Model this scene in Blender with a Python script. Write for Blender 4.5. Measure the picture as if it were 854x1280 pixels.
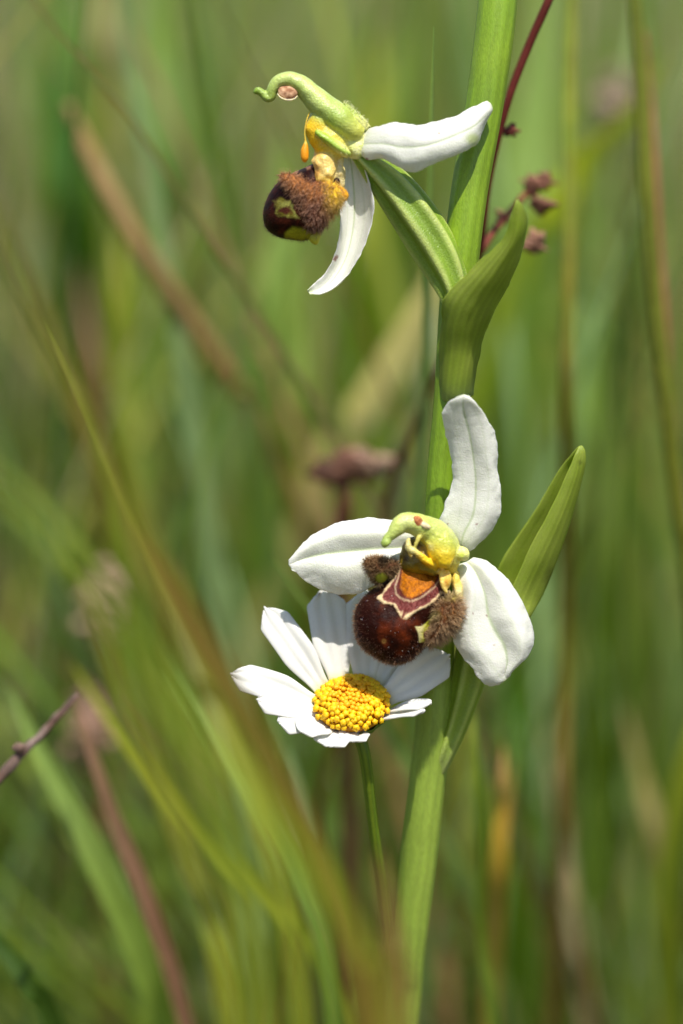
import bpy, bmesh, math, random
import numpy as np
from mathutils import Vector, Matrix, noise

SC = bpy.context.scene
for o in list(bpy.data.objects):
    bpy.data.objects.remove(o)
rnd = random.Random(7)
RS = np.random.RandomState(11)

# ------------------------------------------------------------------ camera, world, sun
# one Blender unit = 1 cm (a macro scene)
SC.unit_settings.system = 'METRIC'
SC.unit_settings.scale_length = 0.01
PITCH = math.radians(12)
DIST = 42.0                      # camera to focus plane
S = 0.009                        # cm per photograph pixel in the focus plane
F = np.array([0, math.cos(PITCH), -math.sin(PITCH)])
RT = np.array([1.0, 0, 0])
UP = np.array([0, math.sin(PITCH), math.cos(PITCH)])
C0 = np.array([0, 0, 16.0])
CAM = C0 - F * DIST

cd = bpy.data.cameras.new('camera')
cam = bpy.data.objects.new('camera', cd)
SC.collection.objects.link(cam)
cam.location = CAM
cam.rotation_euler = (math.pi / 2 - PITCH, 0, 0)
cd.sensor_fit = 'VERTICAL'
cd.sensor_height = 360.0
cd.lens = 360.0 * DIST / (1280 * S)
cd.clip_start = 0.5
cd.clip_end = 9000
cd.dof.use_dof = True
cd.dof.focus_distance = DIST - 0.1
cd.dof.aperture_fstop = cd.lens * 1e-3 / 1.6      # aperture 1.6 cm across
cd.dof.aperture_blades = 0
SC.camera = cam

SUN_EL, SUN_AZ = math.radians(67), math.radians(160)   # azimuth clockwise from +Y
sdir = Vector((math.sin(SUN_AZ) * math.cos(SUN_EL), math.cos(SUN_AZ) * math.cos(SUN_EL), math.sin(SUN_EL)))
w = bpy.data.worlds.new('World')
SC.world = w
w.use_nodes = True
nt = w.node_tree
nt.nodes.clear()
sky = nt.nodes.new('ShaderNodeTexSky')
sky.sky_type = 'NISHITA'
sky.sun_disc = False
sky.sun_elevation = SUN_EL
sky.sun_rotation = SUN_AZ
bg = nt.nodes.new('ShaderNodeBackground')
bg.inputs['Strength'].default_value = 0.12
wo = nt.nodes.new('ShaderNodeOutputWorld')
nt.links.new(sky.outputs[0], bg.inputs[0])
nt.links.new(bg.outputs[0], wo.inputs[0])
sl = bpy.data.lights.new('sun', 'SUN')
sl.energy = 5.0
sl.angle = math.radians(0.53)
sl.color = (1.0, 0.955, 0.89)
so = bpy.data.objects.new('sun', sl)
so.rotation_euler = sdir.to_track_quat('Z', 'Y').to_euler()
so.location = (0, 0, 120)
SC.collection.objects.link(so)

SC.view_settings.view_transform = 'Standard'
SC.view_settings.look = 'None'
SC.view_settings.exposure = 0.28
SC.view_settings.gamma = 1.0
SC.view_settings.use_curve_mapping = False
SC.render.engine = 'CYCLES'
SC.cycles.max_bounces = 8
SC.cycles.transmission_bounces = 6
SC.cycles.diffuse_bounces = 4
SC.cycles.caustics_reflective = False
SC.cycles.caustics_refractive = False
SC.cycles.use_denoising = True


# ------------------------------------------------------------------ helpers
def lin(r, g, b):
    """sRGB 0-255 -> linear"""
    out = []
    for v in (r, g, b):
        v /= 255.0
        out.append(v / 12.92 if v <= 0.04045 else ((v + 0.055) / 1.055) ** 2.4)
    return np.array(out)


def W(P):
    """(x, y, w) measured in photograph pixels on the focus plane, w towards the viewer -> world cm"""
    P = np.atleast_2d(np.asarray(P, float))
    dist = DIST - P[:, 2] * S
    k = dist / DIST
    return CAM + F * dist[:, None] + RT * ((P[:, 0] - 427) * S * k)[:, None] - UP * ((P[:, 1] - 640) * S * k)[:, None]


def cr(ctrl, t):
    """open Catmull-Rom through ctrl (n, ...) at parameters t in 0..1"""
    ctrl = np.asarray(ctrl, float)
    n = len(ctrl)
    t = np.clip(np.asarray(t, float), 0, 1) * (n - 1)
    i = np.minimum(t.astype(int), n - 2)
    f = t - i
    g = lambda k: ctrl[np.clip(k, 0, n - 1)]
    p0 = np.where((i - 1 < 0).reshape((-1,) + (1,) * (ctrl.ndim - 1)), 2 * g(i) - g(i + 1), g(i - 1))
    p3 = np.where((i + 2 > n - 1).reshape((-1,) + (1,) * (ctrl.ndim - 1)), 2 * g(i + 1) - g(i), g(i + 2))
    p1, p2 = g(i), g(i + 1)
    f = f.reshape((-1,) + (1,) * (ctrl.ndim - 1))
    return 0.5 * (2 * p1 + (p2 - p0) * f + (2 * p0 - 5 * p1 + 4 * p2 - p3) * f ** 2 + (3 * p1 - p0 - 3 * p2 + p3) * f ** 3)


def ccr(ctrl, t):
    """closed Catmull-Rom"""
    ctrl = np.asarray(ctrl, float)
    n = len(ctrl)
    t = (np.asarray(t, float) % 1.0) * n
    i = t.astype(int) % n
    f = (t - np.floor(t))[:, None]
    p0, p1, p2, p3 = ctrl[(i - 1) % n], ctrl[i], ctrl[(i + 1) % n], ctrl[(i + 2) % n]
    return 0.5 * (2 * p1 + (p2 - p0) * f + (2 * p0 - 5 * p1 + 4 * p2 - p3) * f ** 2 + (3 * p1 - p0 - 3 * p2 + p3) * f ** 3)


def sstep(a, b, x):
    t = np.clip((x - a) / (b - a), 0, 1)
    return t * t * (3 - 2 * t)


def mixc(a, b, f):
    f = np.asarray(f)[..., None]
    return np.asarray(a) * (1 - f) + np.asarray(b) * f


def fbm(P, sc=1.0, seed=0.0, octv=3):
    out = np.empty(len(P))
    for k, p in enumerate(P):
        out[k] = noise.fractal(Vector((p[0] * sc + seed, p[1] * sc - seed, p[2] * sc + 2 * seed)), 1.0, 2.0, octv)
    return out


def polydist(P, line):
    """distance of 2d points to an open polyline"""
    line = np.asarray(line, float)
    d = np.full(len(P), 1e9)
    for a, b in zip(line[:-1], line[1:]):
        ab = b - a
        t = np.clip(((P - a) @ ab) / (ab @ ab), 0, 1)
        d = np.minimum(d, np.linalg.norm(P - (a + t[:, None] * ab), axis=1))
    return d


def inpoly(P, poly):
    """signed distance, > 0 inside"""
    poly = np.asarray(poly, float)
    ins = np.zeros(len(P), bool)
    n = len(poly)
    for i in range(n):
        a, b = poly[i], poly[(i + 1) % n]
        c = (a[1] > P[:, 1]) != (b[1] > P[:, 1])
        with np.errstate(divide='ignore', invalid='ignore'):
            xx = (b[0] - a[0]) * (P[:, 1] - a[1]) / (b[1] - a[1]) + a[0]
        ins ^= c & (P[:, 0] < xx)
    d = polydist(P, np.vstack([poly, poly[:1]]))
    return np.where(ins, d, -d)


ORIGIN = {}


def empty(name, worldpos, parent=None):
    o = bpy.data.objects.new(name, None)
    o.empty_display_size = 0.3
    SC.collection.objects.link(o)
    worldpos = np.asarray(worldpos, float).reshape(3)
    if parent is not None:
        o.parent = parent
        o.location = worldpos - ORIGIN[parent.name]
    else:
        o.location = worldpos
    ORIGIN[o.name] = worldpos
    return o


def mesh_obj(name, V, faces, mat, parent=None, col=None, uv=None, origin=None, smooth=True, recalc=False):
    V = np.asarray(V, float)
    if origin is None:
        origin = ORIGIN[parent.name] if parent is not None else V.mean(0)
    origin = np.asarray(origin, float).reshape(3)
    me = bpy.data.meshes.new(name)
    me.from_pydata((V - origin).tolist(), [], [tuple(f) for f in faces])
    if recalc:
        bm = bmesh.new(); bm.from_mesh(me)
        bmesh.ops.recalc_face_normals(bm, faces=bm.faces)
        bm.to_mesh(me); bm.free()
    if col is not None:
        a = me.color_attributes.new('Col', 'FLOAT_COLOR', 'POINT')
        c4 = np.ones((len(V), 4), np.float32)
        c4[:, :3] = np.clip(col, 0.0005, 1)
        a.data.foreach_set('color', c4.ravel())
    if smooth:
        me.polygons.foreach_set('use_smooth', [True] * len(me.polygons))
    me.materials.append(mat)
    me.update()
    o = bpy.data.objects.new(name, me)
    SC.collection.objects.link(o)
    if parent is not None:
        o.parent = parent
        o.location = origin - ORIGIN[parent.name]
    else:
        o.location = origin
    ORIGIN[o.name] = origin
    return o


def tag(o, label, cat, group=None, kind=None):
    o['label'] = label
    o['category'] = cat
    if group: o['group'] = group
    if kind: o['kind'] = kind
    return o


# ------------------------------------------------------------------ materials
def mat(name, rough=0.5, sss=0.0, rad=0.03, trans=0.0, nscale=60, bump=0.15, var=0.12, spec=0.4, fibre=None,
        bscale=None, sheen=0.0, radcol=(1, .9, .6), big=2.0, coat=0.0, tcol=(1.5, 1.5, .6)):
    m = bpy.data.materials.new(name)
    m.use_nodes = True
    nt = m.node_tree
    N, L = nt.nodes, nt.links
    N.clear()
    out = N.new('ShaderNodeOutputMaterial')
    pr = N.new('ShaderNodeBsdfPrincipled')
    at = N.new('ShaderNodeAttribute'); at.attribute_name = 'Col'
    tc = N.new('ShaderNodeTexCoord')
    mp = N.new('ShaderNodeMapping')
    L.new(tc.outputs['Object'], mp.inputs['Vector'])
    if fibre: mp.inputs['Scale'].default_value = fibre
    n1 = N.new('ShaderNodeTexNoise'); n1.inputs['Scale'].default_value = nscale; n1.inputs['Detail'].default_value = 3
    L.new(mp.outputs[0], n1.inputs['Vector'])
    n2 = N.new('ShaderNodeTexNoise'); n2.inputs['Scale'].default_value = big; n2.inputs['Detail'].default_value = 3
    L.new(tc.outputs['Object'], n2.inputs['Vector'])
    ad = N.new('ShaderNodeMath'); ad.operation = 'ADD'
    L.new(n1.outputs[0], ad.inputs[0]); L.new(n2.outputs[0], ad.inputs[1])
    mr = N.new('ShaderNodeMapRange')
    mr.inputs['From Min'].default_value = 0.6; mr.inputs['From Max'].default_value = 1.4
    mr.inputs['To Min'].default_value = 1 - var; mr.inputs['To Max'].default_value = 1 + var
    L.new(ad.outputs[0], mr.inputs['Value'])
    mul = N.new('ShaderNodeVectorMath'); mul.operation = 'SCALE'
    L.new(at.outputs['Color'], mul.inputs[0]); L.new(mr.outputs[0], mul.inputs['Scale'])
    L.new(mul.outputs[0], pr.inputs['Base Color'])
    pr.inputs['Roughness'].default_value = rough
    pr.inputs['Specular IOR Level'].default_value = spec
    if coat:
        pr.inputs['Coat Weight'].default_value = coat
        pr.inputs['Coat Roughness'].default_value = 0.25
    if sheen:
        pr.inputs['Sheen Weight'].default_value = sheen
        pr.inputs['Sheen Roughness'].default_value = 0.4
    if sss:
        pr.inputs['Subsurface Weight'].default_value = sss
        pr.inputs['Subsurface Radius'].default_value = radcol
        pr.inputs['Subsurface Scale'].default_value = rad
    if bump:
        n3 = N.new('ShaderNodeTexNoise'); n3.inputs['Scale'].default_value = bscale or nscale * 1.5
        n3.inputs['Detail'].default_value = 2
        L.new(mp.outputs[0], n3.inputs['Vector'])
        bp = N.new('ShaderNodeBump'); bp.inputs['Strength'].default_value = bump
        bp.inputs['Distance'].default_value = 0.01
        L.new(n3.outputs[0], bp.inputs['Height'])
        L.new(bp.outputs[0], pr.inputs['Normal'])
    if trans:
        tr = N.new('ShaderNodeBsdfTranslucent')
        sc = N.new('ShaderNodeVectorMath'); sc.operation = 'MULTIPLY'
        sc.inputs[1].default_value = tcol
        L.new(mul.outputs[0], sc.inputs[0]); L.new(sc.outputs[0], tr.inputs['Color'])
        mx = N.new('ShaderNodeMixShader'); mx.inputs[0].default_value = trans
        L.new(pr.outputs[0], mx.inputs[1]); L.new(tr.outputs[0], mx.inputs[2])
        L.new(mx.outputs[0], out.inputs[0])
    else:
        L.new(pr.outputs[0], out.inputs[0])
    return m


M_WHITE = mat('petal_white', tcol=(1.15, 1.15, 1.0), rough=.45, sss=.4, rad=.03, trans=.22, nscale=55, bump=.6, bscale=60, var=.08, spec=.5, radcol=(.9, 1, .8))
M_DAISY = mat('daisy_white', tcol=(1.1, 1.12, 1.05), trans=.2, rough=.55, sss=.4, rad=.03, nscale=40, bump=.2, bscale=60, var=.04, spec=.3, radcol=(.9, 1, .9))
M_STEM = mat('stem_green', rough=.45, sss=.3, rad=.05, nscale=50, bump=.6, bscale=60, var=.2, spec=.45, fibre=(1, 1, .25), radcol=(.6, 1, .2))
M_BRACT = mat('bract_green', rough=.48, sss=.2, rad=.04, trans=.45, nscale=40, bump=.35, var=.12, spec=.4, radcol=(.7, 1, .15))
M_OVARY = mat('ovary_green', rough=.38, sss=.3, rad=.04, trans=.1, nscale=45, bump=.9, bscale=50, var=.22, spec=.5, radcol=(.7, 1, .2))
M_COLUMN = mat('column_tissue', rough=.36, sss=.4, rad=.03, nscale=42, bump=1.0, bscale=45, var=.26, spec=.5, radcol=(1, .9, .25))
M_LIP = mat('lip_velvet', rough=.4, sss=.0, nscale=48, bump=.9, bscale=60, var=.5, spec=.07, big=5)
M_LOBE = mat('lobe_felt', rough=.8, nscale=60, bump=.5, bscale=70, var=.2, spec=.15)
M_HAIR = mat('lip_hair', rough=.45, nscale=30, bump=0, var=.25, spec=.4)
M_FLORET = mat('floret_yellow', rough=.5, sss=.4, rad=.03, nscale=50, bump=.4, var=.12, spec=.35, radcol=(1, .6, .1))
M_GRASS = mat('grass_leaf', rough=.42, trans=.5, nscale=6, bump=.15, var=.25, spec=.45, fibre=(4, 4, .5), big=.6)
M_DRY = mat('dry_stalk', rough=.7, trans=.15, nscale=10, bump=.4, var=.35, spec=.2, big=1.5)
M_TWIG = mat('twig_bark', rough=.8, nscale=14, bump=.8, var=.45, spec=.2, big=3)


# ------------------------------------------------------------------ shape builders
def grid_solid(P, thick, edge=0.3):
    """P (nv, nu, 3) world -> closed thin solid; returns V, faces"""
    nv, nu, _ = P.shape
    du = np.gradient(P, axis=1); dv = np.gradient(P, axis=0)
    Nn = np.cross(du, dv)
    ln = np.linalg.norm(Nn, axis=2, keepdims=True)
    Nn = Nn / np.maximum(ln, 1e-9)
    u = np.linspace(0, 1, nu); v = np.linspace(0, 1, nv)
    pu = np.minimum(1, np.minimum(u, 1 - u) * 9); pv = np.minimum(1, np.minimum(v, 1 - v) * 14)
    tp = edge + (1 - edge) * np.sqrt(np.minimum(pu[None, :], pv[:, None]))
    off = Nn * (thick * S * .5 * tp)[..., None]
    A, B = P + off, P - off
    V = np.vstack([A.reshape(-1, 3), B.reshape(-1, 3)])
    n = nv * nu
    fs = []
    for j in range(nv - 1):
        for i in range(nu - 1):
            a = j * nu + i
            fs.append((a, a + 1, a + nu + 1, a + nu))
            fs.append((n + a, n + a + nu, n + a + nu + 1, n + a + 1))
    for i in range(nu - 1):
        fs.append((i, n + i, n + i + 1, i + 1))
        b = (nv - 1) * nu + i
        fs.append((b, b + 1, n + b + 1, n + b))
    for j in range(nv - 1):
        a = j * nu
        fs.append((a, a + nu, n + a + nu, n + a))
        b = j * nu + nu - 1
        fs.append((b, n + b, n + b + nu, b + nu))
    return V, fs


def loft(name, rows, mt, parent, colf, nu=22, nv=46, thick=4.0, disp=None, wob=0.6, seed=0.0, edge=.12):
    """a thin sheet through a grid of control points (rows from base to tip)"""
    rows = np.asarray(rows, float)
    v = np.linspace(0, 1, nv); u = np.linspace(0, 1, nu)
    A = cr(rows, v)                                   # nv, k, 3
    P = cr(np.swapaxes(A, 0, 1), u)                   # nu, nv, 3
    P = np.swapaxes(P, 0, 1).copy()                   # nv, nu, 3
    UU, VV = np.meshgrid(u, v)
    if disp is not None:
        P[..., 2] += disp(UU, VV)
    if wob:
        fl = P.reshape(-1, 3)
        fl[:, 2] += wob * 2 * fbm(fl, .022, seed + 3.1)
        ed = (np.abs(UU - .5) * 2).ravel() ** 4
        fl[:, 0] += wob * 2.4 * ed * fbm(fl, .06, seed + 8)
        fl[:, 1] += wob * 2.4 * ed * fbm(fl, .06, seed + 13)
        fl[:, 2] += wob * 5 * ed * fbm(fl, .035, seed + 17)
        P = fl.reshape(P.shape)
    Wd = W(P.reshape(-1, 3)).reshape(P.shape)
    V, fs = grid_solid(Wd, thick, edge)
    c = colf(UU.ravel(), VV.ravel(), P.reshape(-1, 3))
    return mesh_obj(name, V, fs, mt, parent, np.vstack([c, c]), recalc=True)


def tube_geo(path, radii, n=60, sides=20, ribs=0, ribamp=0.0, twist=0.0, flat=1.0, cap=True, px=True, seed=0, lump=0.0):
    """tube along path (in px space or world) ; returns V, faces, t, angle"""
    t = np.linspace(0, 1, n)
    C = cr(path, t)
    r = cr(np.asarray(radii, float).reshape(-1, 1), t)[:, 0]
    if px:
        C = W(C); r = r * S
    T = np.gradient(C, axis=0); T /= np.linalg.norm(T, axis=1, keepdims=True)
    a = np.cross(T[0], F); a /= np.linalg.norm(a)
    V, tt, aa = [], [], []
    for i in range(n):
        a = a - T[i] * (a @ T[i]); a /= np.linalg.norm(a)
        b = np.cross(T[i], a)
        for k in range(sides):
            th = 2 * math.pi * k / sides
            rr = r[i] * (1 + ribamp * math.cos(ribs * th + twist * t[i])) if ribs else r[i]
            if lump: rr *= 1 + lump * noise.noise(Vector((math.cos(th) * 1.3 + seed, math.sin(th) * 1.3, t[i] * n * .25)))
            V.append(C[i] + a * math.cos(th) * rr + b * math.sin(th) * rr * flat)
            tt.append(t[i]); aa.append(th)
    fs = []
    for i in range(n - 1):
        for k in range(sides):
            k2 = (k + 1) % sides
            fs.append((i * sides + k, i * sides + k2, (i + 1) * sides + k2, (i + 1) * sides + k))
    if cap:
        fs.append(tuple(range(sides))[::-1]); fs.append(tuple(range((n - 1) * sides, n * sides)))
    return np.array(V), fs, np.array(tt), np.array(aa)


def tube(name, path, radii, mt, parent, colf, origin=None, **kw):
    V, fs, t, a = tube_geo(path, radii, **kw)
    return mesh_obj(name, V, fs, mt, parent, colf(t, a, V), origin=origin, recalc=True)


def blob_geo(outline, c, w0, front, back, nr=40, ns=90, wf=None, plane=(0, 0), pw=1.0):
    """rounded body with a traced outline, real depth in front and behind; plane = slope of its middle plane"""
    th = np.linspace(0, 1, ns, endpoint=False)
    O = ccr(outline, th)
    c = np.asarray(c, float)
    P = [np.array([c[0], c[1], w0 + front])]
    for i in range(1, nr):
        ph = math.pi * i / nr
        q = c + (O - c) * math.sin(ph) ** pw
        h = (front if ph < math.pi / 2 else back) * math.cos(ph)
        ww = w0 + h + (q[:, 0] - c[0]) * plane[0] + (q[:, 1] - c[1]) * plane[1]
        P.append(np.column_stack([q, ww]))
    P.append(np.array([c[0], c[1], w0 - back]))
    P = np.vstack(P)
    if wf is not None:
        infront = (np.arange(len(P)) < 1 + ns * (nr // 2))
        P[:, 2] += np.where(infront, wf(P), 0)
    fs = []
    for k in range(ns):
        fs.append((0, 1 + k, 1 + (k + 1) % ns))
    for i in range(nr - 2):
        for k in range(ns):
            a, b = 1 + i * ns + k, 1 + i * ns + (k + 1) % ns
            fs.append((a, a + ns, b + ns, b))
    last = len(P) - 1
    for k in range(ns):
        fs.append((last, 1 + (nr - 2) * ns + (k + 1) % ns, 1 + (nr - 2) * ns + k))
    return P, fs


def blob(name, outline, c, w0, front, back, mt, parent, colf, lump=0.0, seed=0, **kw):
    P, fs = blob_geo(outline, c, w0, front, back, **kw)
    if lump:
        P = P + np.column_stack([lump * fbm(P, .09, seed), lump * fbm(P, .09, seed + 5), lump * fbm(P, .09, seed + 9)])
    o = mesh_obj(name, W(P), fs, mt, parent, colf(P), recalc=True)
    return o, P


def ell(cx, cy, rx, ry, rot=0, n=14):
    a = np.linspace(0, 2 * math.pi, n, endpoint=False)
    x, y = rx * np.cos(a), ry * np.sin(a)
    cr_, sr = math.cos(rot), math.sin(rot)
    return np.column_stack([cx + x * cr_ - y * sr, cy + x * sr + y * cr_])


def hairs(name, roots, dirs, length, radius, parent, colf, comb=(0, 0, 0), curl=.2, seed=1, mt=None, sides=3):
    """many tapering bent hairs, joined; roots and dirs in px space"""
    R_ = np.random.RandomState(seed)
    V, fs, cc = [], [], []
    for k, (p, d) in enumerate(zip(roots, dirs)):
        d = d / (np.linalg.norm(d) + 1e-9)
        L_ = length * (.45 + 1.0 * R_.rand() ** 1.6)
        e = d + np.asarray(comb) + R_.normal(0, curl, 3)
        e /= np.linalg.norm(e)
        e2 = d * .45 + e * .55
        pts = [p - d * 0.6, p + e2 * L_ * .5, p + e2 * L_ * .5 + e * L_ * .55]
        a = np.cross(d, [0.3, 0.2, 1.0]); a /= (np.linalg.norm(a) + 1e-9)
        b = np.cross(d, a)
        base = len(V)
        for j, (q, rr) in enumerate(zip(pts[:2], (1.0, .75))):
            for s_ in range(sides):
                th = 2 * math.pi * s_ / sides
                V.append(q + (a * math.cos(th) + b * math.sin(th)) * radius * rr)
        V.append(pts[2])
        for s_ in range(sides):
            s2 = (s_ + 1) % sides
            fs.append((base + s_, base + s2, base + sides + s2, base + sides + s_))
            fs.append((base + sides + s_, base + sides + s2, base + 2 * sides))
        c0, c1 = colf(p, R_)
        cc += [c0] * sides + [mixc(c0, c1, .5)] * sides + [c1]
    o = mesh_obj(name, W(np.array(V)), fs, mt or M_HAIR, parent, np.array(cc))
    o['kind'] = 'stuff'
    return o


def surf_samples(P, faces, n, test, seed=0):
    """random points + normals on a px-space mesh"""
    R_ = np.random.RandomState(seed)
    q = [f for f in faces if len(f) == 4]
    q = np.array(q)
    a, b, c = P[q[:, 0]], P[q[:, 1]], P[q[:, 3]]
    nn = np.cross(b - a, c - a)
    ar = np.linalg.norm(nn, axis=1)
    idx = R_.choice(len(q), n * 4, p=ar / ar.sum())
    s_, t_ = R_.rand(len(idx), 1), R_.rand(len(idx), 1)
    pts = P[q[idx, 0]] * (1 - s_) * (1 - t_) + P[q[idx, 1]] * s_ * (1 - t_) + P[q[idx, 2]] * s_ * t_ + P[q[idx, 3]] * (1 - s_) * t_
    nr = nn[idx] / (ar[idx, None] + 1e-9)
    cen = P.mean(0)
    flip = np.sum(nr * (pts - cen), axis=1) < 0
    nr[flip] *= -1
    k = test(pts, nr)
    return pts[k][:n], nr[k][:n]


def fuse(name, parts, mt, parent, voxel=.014, smooth=3):
    """melt several tissue bodies into one continuous surface, keeping their colours"""
    from mathutils.kdtree import KDTree
    V, fs, cc = [], [], []
    for o in parts:
        me = o.data
        off = len(V)
        org = ORIGIN[o.name]
        V += [np.array(v.co) + org for v in me.vertices]
        fs += [tuple(i + off for i in p.vertices) for p in me.polygons]
        ca = np.zeros(len(me.vertices) * 4, np.float32)
        me.color_attributes['Col'].data.foreach_get('color', ca)
        cc.append(ca.reshape(-1, 4)[:, :3])
        bpy.data.objects.remove(o)
    cc = np.vstack(cc)
    tmp = bpy.data.meshes.new('t'); tmp.from_pydata([tuple(v - ORIGIN[parent.name]) for v in V], [], fs)
    to = bpy.data.objects.new('t', tmp); SC.collection.objects.link(to)
    m = to.modifiers.new('r', 'REMESH'); m.mode = 'VOXEL'; m.voxel_size = voxel
    m2 = to.modifiers.new('s', 'SMOOTH'); m2.iterations = smooth; m2.factor = .6
    dg = bpy.context.evaluated_depsgraph_get()
    ev = to.evaluated_get(dg).to_mesh()
    NV = np.array([v.co[:] for v in ev.vertices]); NF_ = [tuple(p.vertices) for p in ev.polygons]
    to.evaluated_get(dg).to_mesh_clear()
    bpy.data.objects.remove(to)
    kd = KDTree(len(V))
    P0 = ORIGIN[parent.name]
    for i, v in enumerate(V): kd.insert(tuple(v - P0), i)
    kd.balance()
    col = np.zeros((len(NV), 3))
    for i, v in enumerate(NV):
        hit = kd.find_n(tuple(v), 14)
        ws = np.array([1 / (h[2] + .008) ** 2 for h in hit]); col[i] = (ws[:, None] * cc[[h[1] for h in hit]]).sum(0) / ws.sum()
    return mesh_obj(name, NV + P0, NF_, mt, parent, col)


# ------------------------------------------------------------------ ground (the setting)
def build_ground():
    xs = np.concatenate([-np.geomspace(4000, 60, 16), np.linspace(-50, 50, 61), np.geomspace(60, 4000, 16)])
    ys = np.concatenate([-np.geomspace(4000, 60, 14), np.linspace(-50, 160, 90), np.geomspace(170, 6000, 20)])
    V, cc = [], []
    for y in ys:
        for x in xs:
            h = 0.9 * noise.fractal(Vector((x * .06, y * .06, 0)), 1, 2, 3) + .35 * noise.noise(Vector((x * .5, y * .5, 3)))
            if abs(x) > 200 or y > 300 or y < -200: h *= 3
            V.append((x, y, h - .3)); cc.append(mixc(lin(88, 70, 50), lin(62, 66, 36), .5 + .5 * noise.noise(Vector((x * .12, y * .12, 9)))))
    nx = len(xs)
    fs = [(j * nx + i, j * nx + i + 1, (j + 1) * nx + i + 1, (j + 1) * nx + i) for j in range(len(ys) - 1) for i in range(nx - 1)]
    m = mat('soil', rough=.95, nscale=1.6, bump=.9, bscale=3, var=.6, spec=.1, big=.25)
    o = mesh_obj('ground', V, fs, m, None, np.array(cc), origin=(0, 0, 0))
    o['kind'] = 'structure'


build_ground()

# ------------------------------------------------------------------ the bee orchid
GREEN = lin(134, 162, 36)
GREEN_D = lin(108, 140, 26)
GREEN_P = lin(164, 184, 100)

stem_path = [(632, -330, -60), (629, -150, -25), (622, 0, -8), (607, 120, -6), (585, 250, -4), (571, 380, -6), (563, 500, -14), (553, 600, -24),
             (549, 700, -38), (547, 800, -52), (542, 900, -68), (531, 1000, -92), (520, 1100, -122), (508, 1200, -158), (498, 1290, -195)]
stem_w = W(stem_path)
base_w = np.array([stem_w[-1][0] - .9, stem_w[-1][1] + .3, -0.6])
mid1 = stem_w[-1] * .62 + base_w * .38 + np.array([-.12, .05, 0])
stem_w = np.vstack([stem_w, mid1, base_w])
stem_r = np.array([16, 20, 24.5, 24, 23, 22, 21, 20, 20, 21, 23, 23.5, 23, 23, 24, 26, 29]) * S
orchid = empty('bee_orchid', base_w)
tag(orchid, 'tall green bee orchid carrying two white and brown flowers one above the other', 'orchid')


def stem_col(t, a, V):
    n = fbm(V, 1.2, 2.0)
    c = mixc(GREEN, GREEN_D, np.clip(.4 + .5 * n, 0, 1))
    c = mixc(c, lin(162, 184, 78), .75 * sstep(.42, .62, t) * (.75 + .25 * np.cos(a - 1.0)))            # brightness painted in low down, stronger on one side, where little sun falls
    st = .5 + .5 * np.sin(a * 11 + 3 * n)
    return c * (.9 + .16 * st)[:, None]


tube('stem', stem_w, stem_r, M_STEM, orchid, stem_col, n=190, sides=44, ribs=11, ribamp=.018, px=False)

# --- bracts
def bract_col(u, v, P):
    n = fbm(P, .02, 4)
    veins = .5 + .5 * np.cos(u * 2 * math.pi * 9)
    c = mixc(lin(146, 166, 48), lin(172, 184, 80), np.clip(.45 + .6 * n, 0, 1))
    c = mixc(c, lin(176, 190, 92), .75 * sstep(.93, 1, v))
    c = mixc(c, lin(176, 190, 116), .8 * (1 - sstep(0.02, .2, v)))
    return c * (.88 + .14 * veins ** 3)[:, None]


def vein_disp(k, amp):
    return lambda u, v: amp * np.cos(u * 2 * math.pi * k) * np.sin(np.pi * np.clip(v, 0, 1))


loft('bract', [
    [(546, 500, -24), (556, 502, 6), (568, 503, 14), (582, 499, 6), (592, 494, -24)],
    [(547, 482, -16), (556, 486, 14), (570, 488, 22), (584, 482, 14), (594, 474, -14)],
    [(549, 440, 2), (560, 442, 26), (577, 443, 33), (592, 436, 24), (603, 428, 2)],
    [(552, 402, 24), (564, 404, 46), (584, 405, 52), (604, 400, 42), (616, 394, 18)],
    [(556, 372, 46), (576, 373, 64), (600, 372, 69), (622, 363, 56), (637, 354, 34)],
    [(589, 337, 72), (604, 339, 84), (622, 339, 87), (640, 332, 72), (650, 322, 50)],
    [(627, 300, 92), (636, 300, 100), (644, 298, 102), (653, 292, 90), (658, 282, 72)],
    [(640, 268, 104), (644, 268, 107), (648, 267, 107), (653, 266, 101), (656, 264, 94)],
    [(644, 251, 108), (645, 250, 109), (646, 249, 109), (647, 249, 108), (648, 250, 107)]],
    M_BRACT, orchid, bract_col, nu=34, nv=60, thick=4, disp=vein_disp(9, .5), seed=1)

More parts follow.
